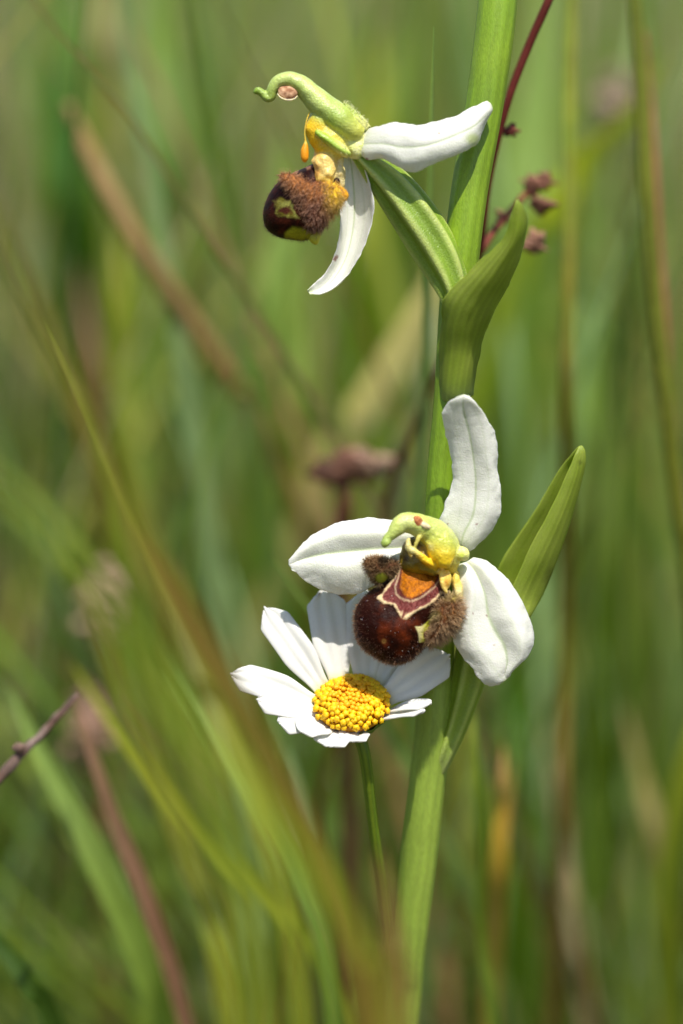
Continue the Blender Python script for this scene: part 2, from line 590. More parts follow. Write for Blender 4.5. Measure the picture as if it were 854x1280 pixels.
b2 = loft('bract', [
    [(540, 965, -84), (544, 970, -86), (550, 966, -90), (548, 960, -94), (544, 958, -92)],
    [(560, 915, -80), (568, 915, -86), (576, 905, -92), (570, 900, -96), (562, 905, -92)],
    [(580, 860, -66), (592, 860, -80), (606, 848, -86), (600, 843, -92), (586, 846, -82)],
    [(612, 792, -20), (638, 798, -12), (654, 780, -42), (636, 775, -66), (610, 765, -60)],
    [(641, 732, -14), (656, 744, -22), (677, 742, -46), (652, 724, -62), (622, 712, -50)],
    [(664, 682, -8), (680, 692, -14), (700, 684, -36), (672, 678, -54), (644, 674, -44)],
    [(688, 637, -4), (702, 643, -8), (717, 632, -26), (694, 632, -42), (671, 635, -36)],
    [(708, 594, 0), (719, 596, -4), (729, 584, -16), (714, 584, -28), (697, 590, -26)],
    [(718, 570, 0), (724, 571, -4), (730, 567, -10), (723, 566, -16), (714, 568, -16)],
    [(724, 558, -6), (725, 558, -7), (727, 557, -8), (726, 557, -9), (724, 558, -9)]],
    M_BRACT, orchid, lambda u, v, P: bract_col(u, v, P) * (1 - .45 * (sstep(9, 2, np.hypot((P[:, 0] - 686) / 1, (P[:, 1] - 722) / 2.4)) * .9 + sstep(4, 1, np.hypot(P[:, 0] - 724, P[:, 1] - 578))))[:, None],
    nu=40, nv=64, thick=4.5, disp=vein_disp(12, .4), seed=2, wob=.3)
b2['label'] = 'pointed bract folded like a boat, with brown specks'


# --- sepals
def sepal_col(base=(.83, .825, .73), vein=lin(176, 192, 140), tipc=None, baseg=.25, vw=.022, tw=.14):
    base = np.array(base)

    def f(u, v, P):
        n = fbm(P, .03, 5)
        c = np.tile(base, (len(u), 1)) * (1 + .04 * n)[:, None]
        wv = 0
        for cu, st in ((.5, .75), (.27, .18), (.73, .18)):
            cc_ = .5 + (cu - .5) * np.sin(np.pi * np.clip(v, .03, .97)) ** .6
            wv = np.maximum(wv, st * np.exp(-((u - cc_) / vw) ** 2))
        c = mixc(c, vein, np.clip(wv * (.4 + .6 * sstep(1.0, .75, v)), 0, 1))
        c = mixc(c, lin(196, 208, 150), baseg * (1 - sstep(0, .22, v)))
        for sx, sy, sr in ((549, 167, 1.3), (459, 199, 2), (418, 324, 2.2), (420, 321, 2.2), (608, 770, .8), (560, 655, .7), (596, 655, .7), (618, 806, .8), (591, 766, .7)):
            c = mixc(c, lin(140, 84, 70), .9 * sstep(sr + 1, sr * .5, np.hypot(P[:, 0] - sx, P[:, 1] - sy)))
        c = mixc(c, lin(190, 204, 120), .75 * sstep(13, 3, np.hypot(P[:, 0] - 591, (P[:, 1] - 174) * 1.2)))
        if tipc is not None:
            c = mixc(c, tipc, .8 * sstep(1 - tw, 1, v))
        return c
    return f


def groove(b, g=1.5):
    """two soft swells beside a sunken midrib"""
    return lambda u, v: (b * np.abs(np.sin(2 * np.pi * u)) ** .8 - g * np.exp(-((u - .5) / .05) ** 2)) * np.sin(np.pi * np.clip(v, 0, 1)) ** .7


def flat(rows, k, lean=None):
    A = np.array(rows, float)
    m = A[:, :, 2].mean(1, keepdims=True)
    A[:, :, 2] = m + k * (A[:, :, 2] - m)
    if lean is not None:
        A[:, :, 2] += np.interp(np.linspace(0, 1, len(A)), np.linspace(0, 1, len(lean)), lean)[:, None]
    return A


def scatter_hair_lobe(P, fs, n, L_, r, parent, test, c0, c1, comb, seed, jit=.22):
    pts, nr = surf_samples(P, fs, n, test, seed)
    if callable(c0):
        cf = lambda p, R_: (c0(p) * R_.uniform(.7, 1.15), c1(p) * R_.uniform(.75, 1.2))
    else:
        cf = lambda p, R_: (c0 * R_.uniform(.6, 1.2), c1 * R_.uniform(.7, 1.3))
    return hairs('lip_hair', pts, nr, L_, r, parent, cf, comb=comb, curl=jit, seed=seed)


# ============ upper flower (seen from the side)
F1 = empty('flower', W((447, 185, 30))[0], orchid)
F1['label'] = 'upper flower, turned sideways to the left'
tube('ovary', [(446, 190, 30), (462, 204, 27), (485, 227, 22), (512, 262, 18), (538, 302, 17), (556, 336, 18), (567, 366, 22), (570, 392, 20)],
     [9, 15, 22, 26, 27, 24, 18, 12], M_OVARY, F1,
     lambda t, a, V: mixc(lin(126, 154, 44), lin(188, 200, 110), np.clip(np.cos(6 * a + 1.8 * t) * .8 + .1, 0, 1) ** 1.3) * (1 + .15 * fbm(V, 3, 1))[:, None],
     n=90, sides=72, ribs=6, ribamp=.12, twist=1.8, seed=3)

# right sepal
loft('sepal', flat([
    [(449, 168, 34), (447, 176, 36), (447, 182, 36), (446, 188, 34), (447, 191, 30)],
    [(463, 160, 36), (461, 172, 42), (460, 180, 43), (458, 190, 42), (458, 199, 34)],
    [(482, 155, 36), (482, 168, 46), (481, 180, 48), (480, 191, 46), (480, 200, 36)],
    [(497, 153, 38), (502, 169, 50), (505, 184, 52), (510, 200, 50), (514, 215, 38)],
    [(523, 156, 36), (530, 170, 50), (536, 181, 53), (541, 192, 50), (546, 203, 38)],
    [(555, 149, 34), (562, 160, 46), (567, 170, 50), (574, 181, 46), (580, 190, 34)],
    [(585, 138, 30), (590, 148, 42), (592, 158, 46), (595, 169, 38), (597, 178, 24)],
    [(600, 128, 28), (606, 134, 40), (609, 142, 42), (606, 154, 32), (602, 166, 18)],
    [(609, 126, 26), (614, 130, 34), (616, 138, 34), (611, 146, 26), (606, 152, 16)]], 0.7, [0, 22, 24, 14, 0]),
    M_WHITE, F1, sepal_col(tipc=lin(214, 222, 170), tw=.07), nu=50, nv=110, thick=2.1, disp=groove(.8, .5), seed=4, wob=.9)
# lower sepal, a crescent hollow towards the lip
loft('sepal', flat([
    [(425, 196, 34), (431, 193, 24), (437, 190, 20), (443, 188, 26), (447, 190, 34)],
    [(420, 222, 30), (430, 216, 14), (440, 212, 10), (452, 211, 20), (458, 217, 38)],
    [(424, 252, 28), (432, 248, 8), (443, 246, 2), (458, 246, 16), (467, 250, 40)],
    [(425, 285, 26), (432, 284, 6), (442, 283, 0), (456, 284, 14), (464, 284, 38)],
    [(419, 317, 24), (425, 320, 8), (433, 322, 4), (443, 323, 16), (449, 321, 34)],
    [(405, 342, 22), (410, 347, 12), (415, 352, 10), (424, 354, 18), (430, 349, 30)],
    [(392, 355, 22), (395, 359, 18), (398, 363, 16), (403, 366, 20), (407, 366, 26)],
    [(384, 363, 22), (385, 364, 21), (386, 366, 21), (387, 367, 22), (388, 368, 23)]], 0.8, None),
    M_WHITE, F1, sepal_col(base=(.83, .825, .74), tipc=lin(208, 218, 165), tw=.12, baseg=.1), nu=50, nv=110, thick=2.1, disp=None, seed=6, wob=.6)
# hind sepal standing behind the column, narrow from here
# column with its curled beak
def col_col1(t, a, V):
    n = fbm(V, 4, 2)
    c = mixc(lin(158, 180, 78), lin(190, 202, 120), np.clip(.5 + .7 * n, 0, 1))
    c = mixc(c, lin(206, 196, 70), .6 * (1 - sstep(0, .2, t)))
    return mixc(c, lin(130, 160, 50), sstep(.75, 1, t))


t1 = tube('column', [(452, 168, 34), (440, 162, 36), (424, 150, 38), (405, 134, 38), (388, 117, 38), (374, 105, 38), (360, 100, 38), (348, 103, 38),
                (341, 112, 38), (339, 121, 38), (334, 123, 38), (328, 117, 38), (322, 113, 39), (318, 117, 40)],
     [13, 17, 19, 17, 14, 12, 10.6, 9, 7.5, 5.6, 5, 5, 4.4, 2.4], M_COLUMN, F1, col_col1, n=120, sides=28, flat=1.3, lump=.06, seed=4)
t2, _ = blob('column_belly', [(396, 132), (386, 146), (381, 162), (385, 174), (392, 186), (398, 196), (412, 200), (428, 196), (438, 184), (436, 168), (424, 156), (406, 146)],
     (408, 170), 39, 17, 14, M_COLUMN, F1,
     lambda P: mixc(mixc(lin(232, 190, 20), lin(226, 214, 96), sstep(395, 430, P[:, 0])), lin(170, 186, 80), sstep(163, 143, P[:, 1] - (P[:, 0] - 400) * .5)), nr=26, ns=50, lump=1.5, seed=4)
blob('anther_pocket', ell(360, 115.5, 12.5, 9, .2), (360, 115), 46, 4.5, 4, M_LOBE, F1,
     lambda P: mixc(lin(214, 170, 132), lin(150, 104, 74), np.clip(.5 + 1.2 * fbm(P, .2, 3), 0, 1)), nr=18, ns=32, lump=1, seed=2)
tube('anther_rim', [(347, 117, 47), (351, 122, 49), (359, 125, 50), (367, 124, 49), (372, 120, 46)], [.6, 1, 1.2, 1, .6], M_COLUMN, F1,
     lambda t, a, V: np.tile(lin(214, 200, 160), (len(t), 1)), n=16, sides=8)
t3, _ = blob('sepal_joint', [(434, 168), (430, 180), (434, 194), (444, 200), (454, 196), (462, 186), (464, 172), (456, 162), (444, 160)], (447, 180), 36, 13, 12, M_COLUMN, F1,
     lambda P: mixc(lin(226, 222, 160), lin(206, 212, 130), np.clip(.5 + fbm(P, .1, 4), 0, 1)), nr=22, ns=36, lump=2, seed=14)
# small hairy petals
pcol = lambda u, v, P: mixc(lin(214, 212, 130), lin(172, 192, 70), sstep(.1, .6, v)) * (1 - .18 * np.exp(-((u - .5) / .12) ** 2))[:, None]
loft('petal', [
    [(446, 168, 40), (455, 164, 46), (464, 158, 38)],
    [(438, 155, 42), (448, 152, 50), (460, 152, 40)],
    [(432, 143, 42), (440, 143, 50), (449, 142, 40)],
    [(429, 134, 42), (434, 134, 48), (440, 136, 40)],
    [(428, 130, 42), (430, 129, 44), (433, 131, 42)]],
    M_COLUMN, F1, pcol, nu=14, nv=24, thick=4, seed=7, wob=.8)
loft('petal', [
    [(436, 188, 50), (439, 193, 54), (434, 198, 50)],
    [(426, 178, 53), (425, 186, 60), (420, 190, 53)],
    [(412, 169, 54), (410, 175, 62), (408, 180, 54)],
    [(400, 163, 54), (399, 168, 60), (399, 171, 54)],
    [(395, 162, 54), (394, 164, 56), (395, 167, 54)]],
    M_COLUMN, F1, lambda u, v, P: mixc(pcol(u, v, P), lin(150, 184, 40), .7 * np.exp(-((u - .5) / .18) ** 2)), nu=14, nv=24, thick=4, seed=8, wob=.5)
hr = RS
pr_, pd_ = [], []
for k in range(170):
    t = hr.rand()
    p = np.array([429 + 30 * t + hr.normal(0, 2), 131 + 27 * t + hr.normal(0, 2) - 3, 45 + hr.rand() * 5])
    pr_.append(p); pd_.append(np.array([.6 + hr.normal(0, .4), -.8 + hr.normal(0, .4), .5]))
for k in range(110):
    t = hr.rand()
    p = np.array([396 + 38 * t, 163 + 25 * t + hr.choice([-2, 5]), 58])
    pr_.append(p); pd_.append(np.array([hr.normal(0, .5), hr.choice([-1, 1]), .6]))
h_ = hairs('petal_hair', pr_, pd_, 3.5, .32, F1, lambda p, R_: (lin(214, 216, 140), lin(236, 236, 190)), seed=3)
# pollinium on its thread
tube('pollinium', [(387, 140, 44), (383, 152, 46), (381, 165, 47), (382, 176, 47), (382, 181, 47), (381, 189, 47), (381, 198, 47), (381, 203, 47)],
     [.7, .7, .7, 1.2, 3, 5, 4.6, 1.5], M_FLORET, F1, lambda t, a, V: mixc(lin(214, 180, 60), lin(226, 150, 16), sstep(.5, .6, t)), n=50, sides=14)
# neck of the lip
t4, _ = blob('lip_neck', [(394, 192), (391, 203), (395, 215), (393, 226), (400, 236), (412, 240), (418, 232), (420, 222), (421, 206), (418, 194), (406, 188)],
     (406, 212), 40, 16, 14, M_COLUMN, F1,
     lambda P: mixc(mixc(lin(226, 196, 112), lin(206, 138, 40), .8 * np.exp(-(((P[:, 0] - 396) / 5) ** 2 + ((P[:, 1] - 216) / 10) ** 2))), lin(230, 200, 60), sstep(215, 235, P[:, 1])),
     nr=26, ns=40, lump=4, seed=7)
t5, _ = blob('lip_neck', [(414, 190), (412, 204), (416, 224), (420, 240), (430, 236), (432, 220), (430, 204), (430, 192)], (422, 212), 32, 10, 10, M_COLUMN, F1,
     lambda P: np.tile(lin(216, 200, 140), (len(P), 1)), nr=18, ns=30, lump=3, seed=9)
fuse('column', [t1, t2, t3, t4, t5], M_COLUMN, F1, voxel=.012, smooth=7)
blob('lip_pit', ell(421, 228, 4.5, 6), (421, 228), 44, 4, 3, M_LIP, F1, lambda P: np.tile(lin(40, 24, 16), (len(P), 1)), nr=12, ns=20)
# dark swollen lip body
UB = [(391, 205), (380, 210), (364, 217), (350, 226), (340, 237), (333, 250), (329, 265), (330, 278), (335, 288), (345, 295), (354, 298),
      (366, 300), (378, 301), (392, 298), (402, 290), (412, 274), (418, 254), (416, 234), (408, 218), (400, 208)]


def ub_col(P):
    X = P[:, :2]
    n = fbm(P, .08, 6)
    c = mixc(lin(32, 12, 8), lin(70, 28, 14), np.clip(.3 + .9 * n, 0, 1))
    yl = mixc(lin(104, 96, 30), lin(140, 138, 66), np.clip(.5 + 1.4 * n, 0, 1))
    d = inpoly(X, [(344, 252), (352, 247), (362, 252), (369, 262), (374, 272), (366, 272), (352, 271), (345, 266)])
    c = mixc(c, yl * .9, sstep(-2.5, 3, d + 4 * fbm(P, .15, 2)))
    c = mixc(c, lin(70, 34, 22), sstep(1.3, .6, np.hypot((X[:, 0] - 357) / 9, (X[:, 1] - 263) / 5) + .5 * fbm(P, .2, 8)))
    d = inpoly(X, [(357, 291), (366, 284), (378, 286), (390, 292), (386, 304), (370, 306), (356, 300)])
    c = mixc(c, lin(140, 138, 30), sstep(-3, 2, d))
    d = polydist(X, [(352, 222), (366, 216), (380, 212), (390, 208)])
    c = mixc(c, lin(150, 110, 84), .6 * sstep(3, 1, d))
    return c


LB, LBP = blob('lip', UB, (372, 262), 22, 34, 26, M_LIP, F1, ub_col, nr=90, ns=160, plane=(.15, 0))
blob('lip_appendix', [(388, 290), (386, 298), (390, 304), (396, 306), (400, 300), (401, 290), (396, 284)], (394, 296), 36, 6, 6, M_COLUMN, F1,
     lambda P: np.tile(lin(190, 184, 40), (len(P), 1)), nr=14, ns=24)
# hairy side lobe and yellow shoulder
UL = [(348, 219), (352, 230), (360, 242), (366, 252), (374, 265), (380, 276), (387, 287), (396, 290), (404, 286), (412, 278), (420, 268), (430, 256), (434, 245),
      (428, 234), (416, 228), (402, 226), (388, 226), (372, 220), (358, 216)]


def ul_col(P):
    n = fbm(P, .07, 3)
    c = mixc(lin(164, 106, 56), lin(122, 70, 52), np.clip(.5 + n + (P[:, 1] - 250) * .02, 0, 1))
    y = sstep(398, 420, P[:, 0] - (P[:, 1] - 240) * .1 + 6 * n)
    return mixc(c, lin(224, 186, 50), y)


ULs = (np.array(UL, float) - (394, 252)) * .94 + (393, 251)
SL, SLP = blob('side_lobe', ULs, (394, 252), 46, 18, 14, M_LOBE, F1, ul_col, nr=50, ns=90, lump=2, seed=5, plane=(.12, 0))
_, SLF = blob_geo(ULs, (394, 252), 46, 18, 14, nr=50, ns=90)
c0f = lambda p: ul_col(np.array([p]))[0]
c1f = lambda p: ul_col(np.array([p]))[0] * .5 + lin(224, 180, 144) * .6
scatter_hair_lobe(SLP, SLF, 4200, 8, .28, F1, lambda p, n: (n[:, 2] > -.5), c0f, c1f, (-.1, .9, .1), 21)
pts, nr_ = [], []
for k in range(420):
    q = ccr(UB, np.array([RS.uniform(.12, .85)]))[0]
    d = q - np.array([372, 262])
    d /= np.linalg.norm(d)
    pts.append(np.array([q[0] - d[0] * 1.5, q[1] - d[1] * 1.5, 22 + RS.normal(0, 7) + (q[0] - 372) * .15])); nr_.append(np.array([d[0], d[1], RS.normal(0, .3)]))
hairs('lip_hair', pts, nr_, 4.2, .3, F1, lambda p, R_: (lin(70, 36, 26), lin(150, 108, 84)), seed=31)
blob('side_lobe', [(420, 232), (424, 246), (428, 252), (434, 250), (436, 243), (430, 235)], (428, 242), 50, 7, 7, M_COLUMN, F1,
     lambda P: np.tile(lin(232, 164, 24), (len(P), 1)), nr=14, ns=24)

# ============ lower flower (facing the viewer)
F2 = empty('flower', W((575, 700, 10))[0], orchid)
F2['label'] = 'lower flower, facing the viewer over the daisy'
tube('ovary', [(578, 700, 0), (588, 740, -26), (596, 790, -44), (588, 840, -52), (573, 895, -60), (558, 938, -66), (543, 975, -80)], [8, 17, 22, 21, 16, 12, 8],
     M_OVARY, F2, lambda t, a, V: mixc(mixc(lin(140, 166, 50), lin(176, 194, 90), np.clip(np.cos(6 * a), 0, 1)), lin(190, 202, 128), .7 * sstep(.7, 1, t)), n=60, sides=60, ribs=6, ribamp=.1)
loft('sepal', flat([
    [(566, 676, 16), (571, 680, 20), (576, 684, 22), (582, 688, 20), (588, 690, 14)],
    [(549, 655, 14), (563, 660, 24), (580, 667, 28), (595, 673, 24), (606, 674, 10)],
    [(556, 630, 14), (571, 634, 26), (592, 641, 26), (610, 646, 26), (622, 652, 6)],
    [(565, 600, 14), (577, 602, 24), (595, 605, 24), (613, 606, 26), (627, 628, 6)],
    [(565, 575, 14), (575, 572, 24), (592, 572, 26), (609, 572, 28), (623, 590, 4)],
    [(557, 543, 14), (570, 542, 26), (587, 542, 30), (606, 540, 30), (622, 552, 6)],
    [(553, 517, 18), (563, 516, 28), (580, 515, 34), (599, 516, 30), (612, 528, 12)],
    [(560, 503, 24), (569, 501, 32), (579, 500, 36), (590, 501, 34), (599, 508, 22)],
    [(575, 495, 28), (577, 494, 30), (580, 493, 31), (583, 494, 30), (586, 496, 28)]], 0.6, [-4, 0, 8, 20, 34, 40]),
    M_WHITE, F2, sepal_col(vw=.018, tipc=lin(214, 222, 176), tw=.06), nu=56, nv=110, thick=2.1, disp=groove(.4, 1), seed=11, wob=1.0)['label'] = 'sepal standing upright above the lip'
loft('sepal', flat([
    [(520, 668, 6), (520, 674, 10), (520, 681, 6), (520, 689, 10), (520, 697, 6)],
    [(498, 652, 8), (498, 668, 20), (498, 684, 14), (498, 700, 20), (492, 716, 6)],
    [(464, 648, 8), (464, 667, 24), (464, 686, 16), (464, 708, 24), (463, 735, 4)],
    [(432, 651, 8), (432, 668, 25), (432, 689, 17), (432, 714, 24), (438, 744, 2)],
    [(398, 664, 8), (400, 677, 22), (401, 693, 16), (405, 712, 20), (411, 740, 2)],
    [(376, 681, 8), (379, 688, 16), (381, 698, 12), (383, 710, 14), (387, 729, 4)],
    [(361, 701, 8), (361, 703, 9), (361, 706, 9), (363, 709, 9), (365, 713, 8)]], 0.55, None),
    M_WHITE, F2, sepal_col(vw=.03, vein=lin(186, 200, 150)), nu=56, nv=100, thick=2.1, disp=groove(1, 1.3), seed=12, wob=.8)['label'] = 'sepal pointing left over the daisy'
loft('sepal', flat([
    [(572, 706, 14), (577, 704, 20), (583, 702, 20), (588, 699, 20), (592, 696, 12)],
    [(569, 722, 16), (582, 719, 30), (595, 716, 26), (606, 711, 30), (616, 705, 8)],
    [(577, 748, 18), (590, 746, 36), (606, 742, 28), (622, 735, 34), (637, 726, 6)],
    [(567, 782, 18), (585, 780, 38), (611, 770, 28), (634, 762, 34), (653, 752, 4)],
    [(570, 810, 18), (592, 806, 36), (621, 791, 26), (645, 784, 34), (664, 779, 2)],
    [(587, 833, 18), (605, 824, 34), (630, 806, 24), (652, 804, 34), (668, 800, 4)],
    [(602, 852, 18), (615, 842, 30), (634, 826, 22), (650, 824, 28), (660, 820, 8)],
    [(614, 857, 16), (621, 851, 24), (631, 842, 18), (638, 840, 20), (642, 837, 12)],
    [(625, 855, 14), (629, 853, 16), (633, 850, 15), (635, 848, 14), (637, 846, 12)]], 0.6, None),
    M_WHITE, F2, sepal_col(vw=.022, tipc=lin(190, 206, 130), tw=.07), nu=60, nv=110, thick=2.1, disp=groove(1, 1.6), seed=13, wob=.9)['label'] = 'broad sepal hanging to the lower right'


def col_col2(t, a, V):
    n = fbm(V, 4, 2)
    c = mixc(lin(180, 192, 88), lin(206, 212, 136), np.clip(.5 + .7 * n, 0, 1))
    c = mixc(c, lin(232, 204, 40), .85 * (1 - sstep(.0, .22, t)))
    return mixc(c, lin(156, 176, 80), sstep(.6, .9, t))


q1 = tube('column', [(562, 712, 20), (561, 698, 28), (556, 682, 34), (544, 668, 42), (530, 660, 50), (516, 654, 56), (504, 654, 60), (496, 661, 64), (490, 668, 66), (484, 673, 67), (483, 679, 67), (485, 682, 66)],
     [10, 15, 18, 18.5, 16, 13.5, 12.5, 10, 7, 5.4, 7.2, 4], M_COLUMN, F2, col_col2, n=110, sides=30, lump=.07, seed=2)
blob('anther_pocket', ell(521, 652, 8, 7, .5), (521, 652), 65, 4.5, 4, M_LOBE, F2,
     lambda P: mixc(lin(200, 130, 80), lin(140, 78, 46), np.clip(.5 + 1.2 * fbm(P, .2, 3), 0, 1)), nr=16, ns=28, lump=.8, seed=6)
blob('anther_rim', ell(531, 657, 8, 4.5, .5), (531, 657), 63, 6, 4, M_COLUMN, F2,
     lambda P: np.tile(lin(224, 206, 160), (len(P), 1)), nr=14, ns=24, lump=1, seed=6)
# hollow of the column: its yellow and olive inner faces, ridges and pollinia
q2, _ = blob('stigma_cavity', [(510, 672), (503, 684), (500, 698), (503, 712), (516, 716), (532, 718), (546, 720), (552, 708), (548, 694), (536, 680), (524, 672)], (525, 697), 40, 12, 10,
     M_COLUMN, F2, lambda P: mixc(mixc(lin(150, 124, 20), lin(120, 100, 20), np.clip(.5 + fbm(P, .1, 4), 0, 1)), lin(58, 34, 14),
                                  .9 * (sstep(5, 2, np.hypot(P[:, 0] - 508, P[:, 1] - 698)) + sstep(5, 2, np.hypot(P[:, 0] - 546, P[:, 1] - 721)) + sstep(8, 3, np.hypot(P[:, 0] - 520, P[:, 1] - 682)))),
     nr=30, ns=60, lump=2, seed=3)
q3 = tube('column_ridge', [(512, 672, 60), (510, 680, 60), (513, 688, 60), (520, 690, 60), (527, 696, 58), (536, 703, 54), (546, 709, 46)], [2, 4, 4.6, 4, 4.8, 4.2, 2.6], M_COLUMN, F2,
     lambda t, a, V: mixc(lin(222, 208, 130), lin(240, 200, 40), sstep(.4, .7, t)), n=40, sides=14, lump=.3)
q4 = tube('column_ridge', [(530, 664, 58), (524, 672, 62), (520, 680, 62), (518, 688, 60)], [2, 3, 2.6, 1.5], M_COLUMN, F2,
     lambda t, a, V: np.tile(lin(206, 196, 96), (len(t), 1)), n=24, sides=12, lump=.3)
q5, _ = blob('column_belly', [(530, 662), (530, 676), (535, 690), (544, 702), (552, 710), (562, 708), (569, 696), (568, 680), (558, 666), (544, 658)], (550, 684), 52, 12, 12, M_COLUMN, F2,
     lambda P: mixc(mixc(lin(190, 196, 80), lin(244, 208, 40), sstep(672, 700, P[:, 1] - (P[:, 0] - 550) * .3)), lin(232, 226, 150), .5 * sstep(8, 2, np.hypot(P[:, 0] - 538, P[:, 1] - 684))),
     nr=30, ns=50, lump=2.5, seed=8)
q6, _ = blob('petal', ell(579, 693, 9, 9.5), (579, 692), 36, 9, 6, M_COLUMN, F2,
     lambda P: mixc(lin(222, 222, 130), lin(190, 202, 70), sstep(5, 1, np.hypot(P[:, 0] - 577, P[:, 1] - 694))), nr=20, ns=30, lump=2, seed=2)
# ear shaped fold at the right of the throat
q7 = tube('throat_fold', [(553, 708, 42), (552, 720, 46), (554, 732, 47), (559, 742, 45)], [2.5, 3.4, 3.4, 2], M_COLUMN, F2,
     lambda t, a, V: mixc(lin(236, 196, 70), lin(240, 214, 120), t), n=40, sides=14, lump=.3)
q8, _ = blob('throat_fold', [(552, 716), (552, 728), (556, 738), (562, 734), (565, 722), (560, 712)], (558, 725), 42, 8, 5, M_COLUMN, F2,
     lambda P: mixc(lin(240, 196, 80), lin(196, 116, 30), sstep(5, 1, np.hypot((P[:, 0] - 557) * 1.3, (P[:, 1] - 731) * .55))), nr=14, ns=24)
q9, _ = blob('throat_fold', [(566, 716), (564, 732), (568, 746), (576, 750), (580, 740), (576, 724), (572, 712)], (570, 731), 24, 9, 8, M_COLUMN, F2,
     lambda P: mixc(lin(232, 204, 90), lin(228, 218, 160), sstep(725, 745, P[:, 1])), nr=18, ns=30, lump=2, seed=4)

fuse('column', [q1, q2, q3, q4, q5, q6, q7, q8, q9], M_COLUMN, F2, voxel=.011, smooth=9)
# lip body
LO = [(505, 700), (495, 712), (481, 725), (467, 736), (453, 748), (445, 762), (443, 780), (446, 798), (455, 811), (467, 820), (480, 827), (492, 830),
      (505, 828), (516, 823), (527, 812), (538, 802), (550, 790), (558, 776), (562, 757), (560, 738), (553, 716), (540, 702), (522, 694)]
CR1 = [(504, 706), (497, 717), (490, 727), (483, 736), (478.5, 742), (474, 747), (481, 753), (488, 754), (493, 755), (496, 760), (499.6, 766.5), (504, 770.5), (508, 772), (513.7, 767.6),
       (523, 761.8), (534.8, 756), (544, 749), (552, 741)]
CR2 = [(502, 712), (498, 722), (494, 733), (495, 742), (500, 747), (507, 750.5), (516, 751), (524, 748), (532, 743), (544, 732.5), (550, 724)]
ORG = [(503, 706), (501, 718), (499, 735), (504, 744), (513, 749), (524, 745), (534, 738), (542, 732), (549, 718), (546, 706), (524, 700)]


def lo_col(P):
    X = P[:, :2]
    n = fbm(P, .07, 6); n2 = fbm(P, .35, 2)
    dark = mixc(lin(38, 13, 6), lin(92, 36, 12), np.clip(.35 + .7 * n - .00035 * ((X[:, 0] - 498) ** 2 + (X[:, 1] - 790) ** 2), 0, 1))
    c = dark
    # maroon shield between the cream lines
    sh = np.array(CR1 + [(552, 722), (548, 700), (520, 694)])
    c = mixc(c, mixc(lin(92, 38, 34), lin(126, 70, 64), np.clip(.4 + n2, 0, 1)), sstep(-1, 1, inpoly(X, sh)))
    n3 = fbm(P, .16, 12)
    d1 = polydist(X, CR1) + .5 * n2 + 1.5 * n3
    wd = 1.2 + .9 * sstep(9, 2, np.hypot(X[:, 0] - 474, X[:, 1] - 748)) + 1.6 * sstep(10, 2, np.hypot(X[:, 0] - 507, X[:, 1] - 770))
    c = mixc(c, lin(204, 178, 134), sstep(wd + 1.3, wd - .8, d1))
    d2 = polydist(X, CR2) + .4 * n2
    c = mixc(c, lin(190, 160, 126), .9 * sstep(1.7, .5, d2))
    do = inpoly(X, ORG)
    org = mixc(lin(178, 104, 12), lin(132, 72, 12), np.clip(.4 + n2 * 1.2, 0, 1))
    org = mixc(org, lin(112, 92, 20), sstep(716, 706, X[:, 1]))
    c = mixc(c, lin(96, 40, 28), sstep(-2.2, -.6, do))
    c = mixc(c, org, sstep(0, 1.6, do))
    # pale window with its brown dot
    ds = inpoly(X, [(519, 783), (526, 783), (532, 779), (540, 771), (544, 776), (539, 789), (533, 803), (524, 803), (523, 792)])
    sp = mixc(lin(226, 214, 150), lin(176, 176, 44), sstep(524, 533, X[:, 0] + (X[:, 1] - 790) * .2 + 2 * n2))
    c = mixc(c, sp, sstep(-.8, 1, ds))
    c = mixc(c, lin(92, 44, 30), sstep(4.6, 3.4, np.hypot((X[:, 0] - 533.5), (X[:, 1] - 793.5) * .8)))
    c = mixc(c, lin(128, 92, 44), .8 * sstep(4, 2, np.hypot(X[:, 0] - 480, X[:, 1] - 801.6)))
    c = mixc(c, lin(186, 160, 110), .7 * sstep(2, .8, polydist(X, [(526, 815), (531, 806), (534, 800)])))
    back = P[:, 2] < 14
    c = np.where(back[:, None], lin(120, 90, 60), c)
    return c


def lo_w(P):
    X = P[:, :2]
    dent = -9 * np.exp(-(((X[:, 0] - 462) / 13) ** 2 + ((X[:, 1] - 734) / 12) ** 2)) - 7 * np.exp(-(((X[:, 0] - 541) / 9) ** 2 + ((X[:, 1] - 786) / 16) ** 2))
    dent += 5 * np.exp(-(((X[:, 0] - 492) / 24) ** 2 + ((X[:, 1] - 786) / 20) ** 2))
    d1 = polydist(X, CR1); do = inpoly(X, ORG)
    return dent + 1.4 * sstep(4, 0, d1) - 5 * sstep(0, 10, do) + 3 * fbm(P, .03, 5)


LL, LLP = blob('lip', LO, (502, 774), 26, 31, 22, M_LIP, F2, lo_col, nr=130, ns=230, wf=lo_w, plane=(-.12, .02), pw=.62)


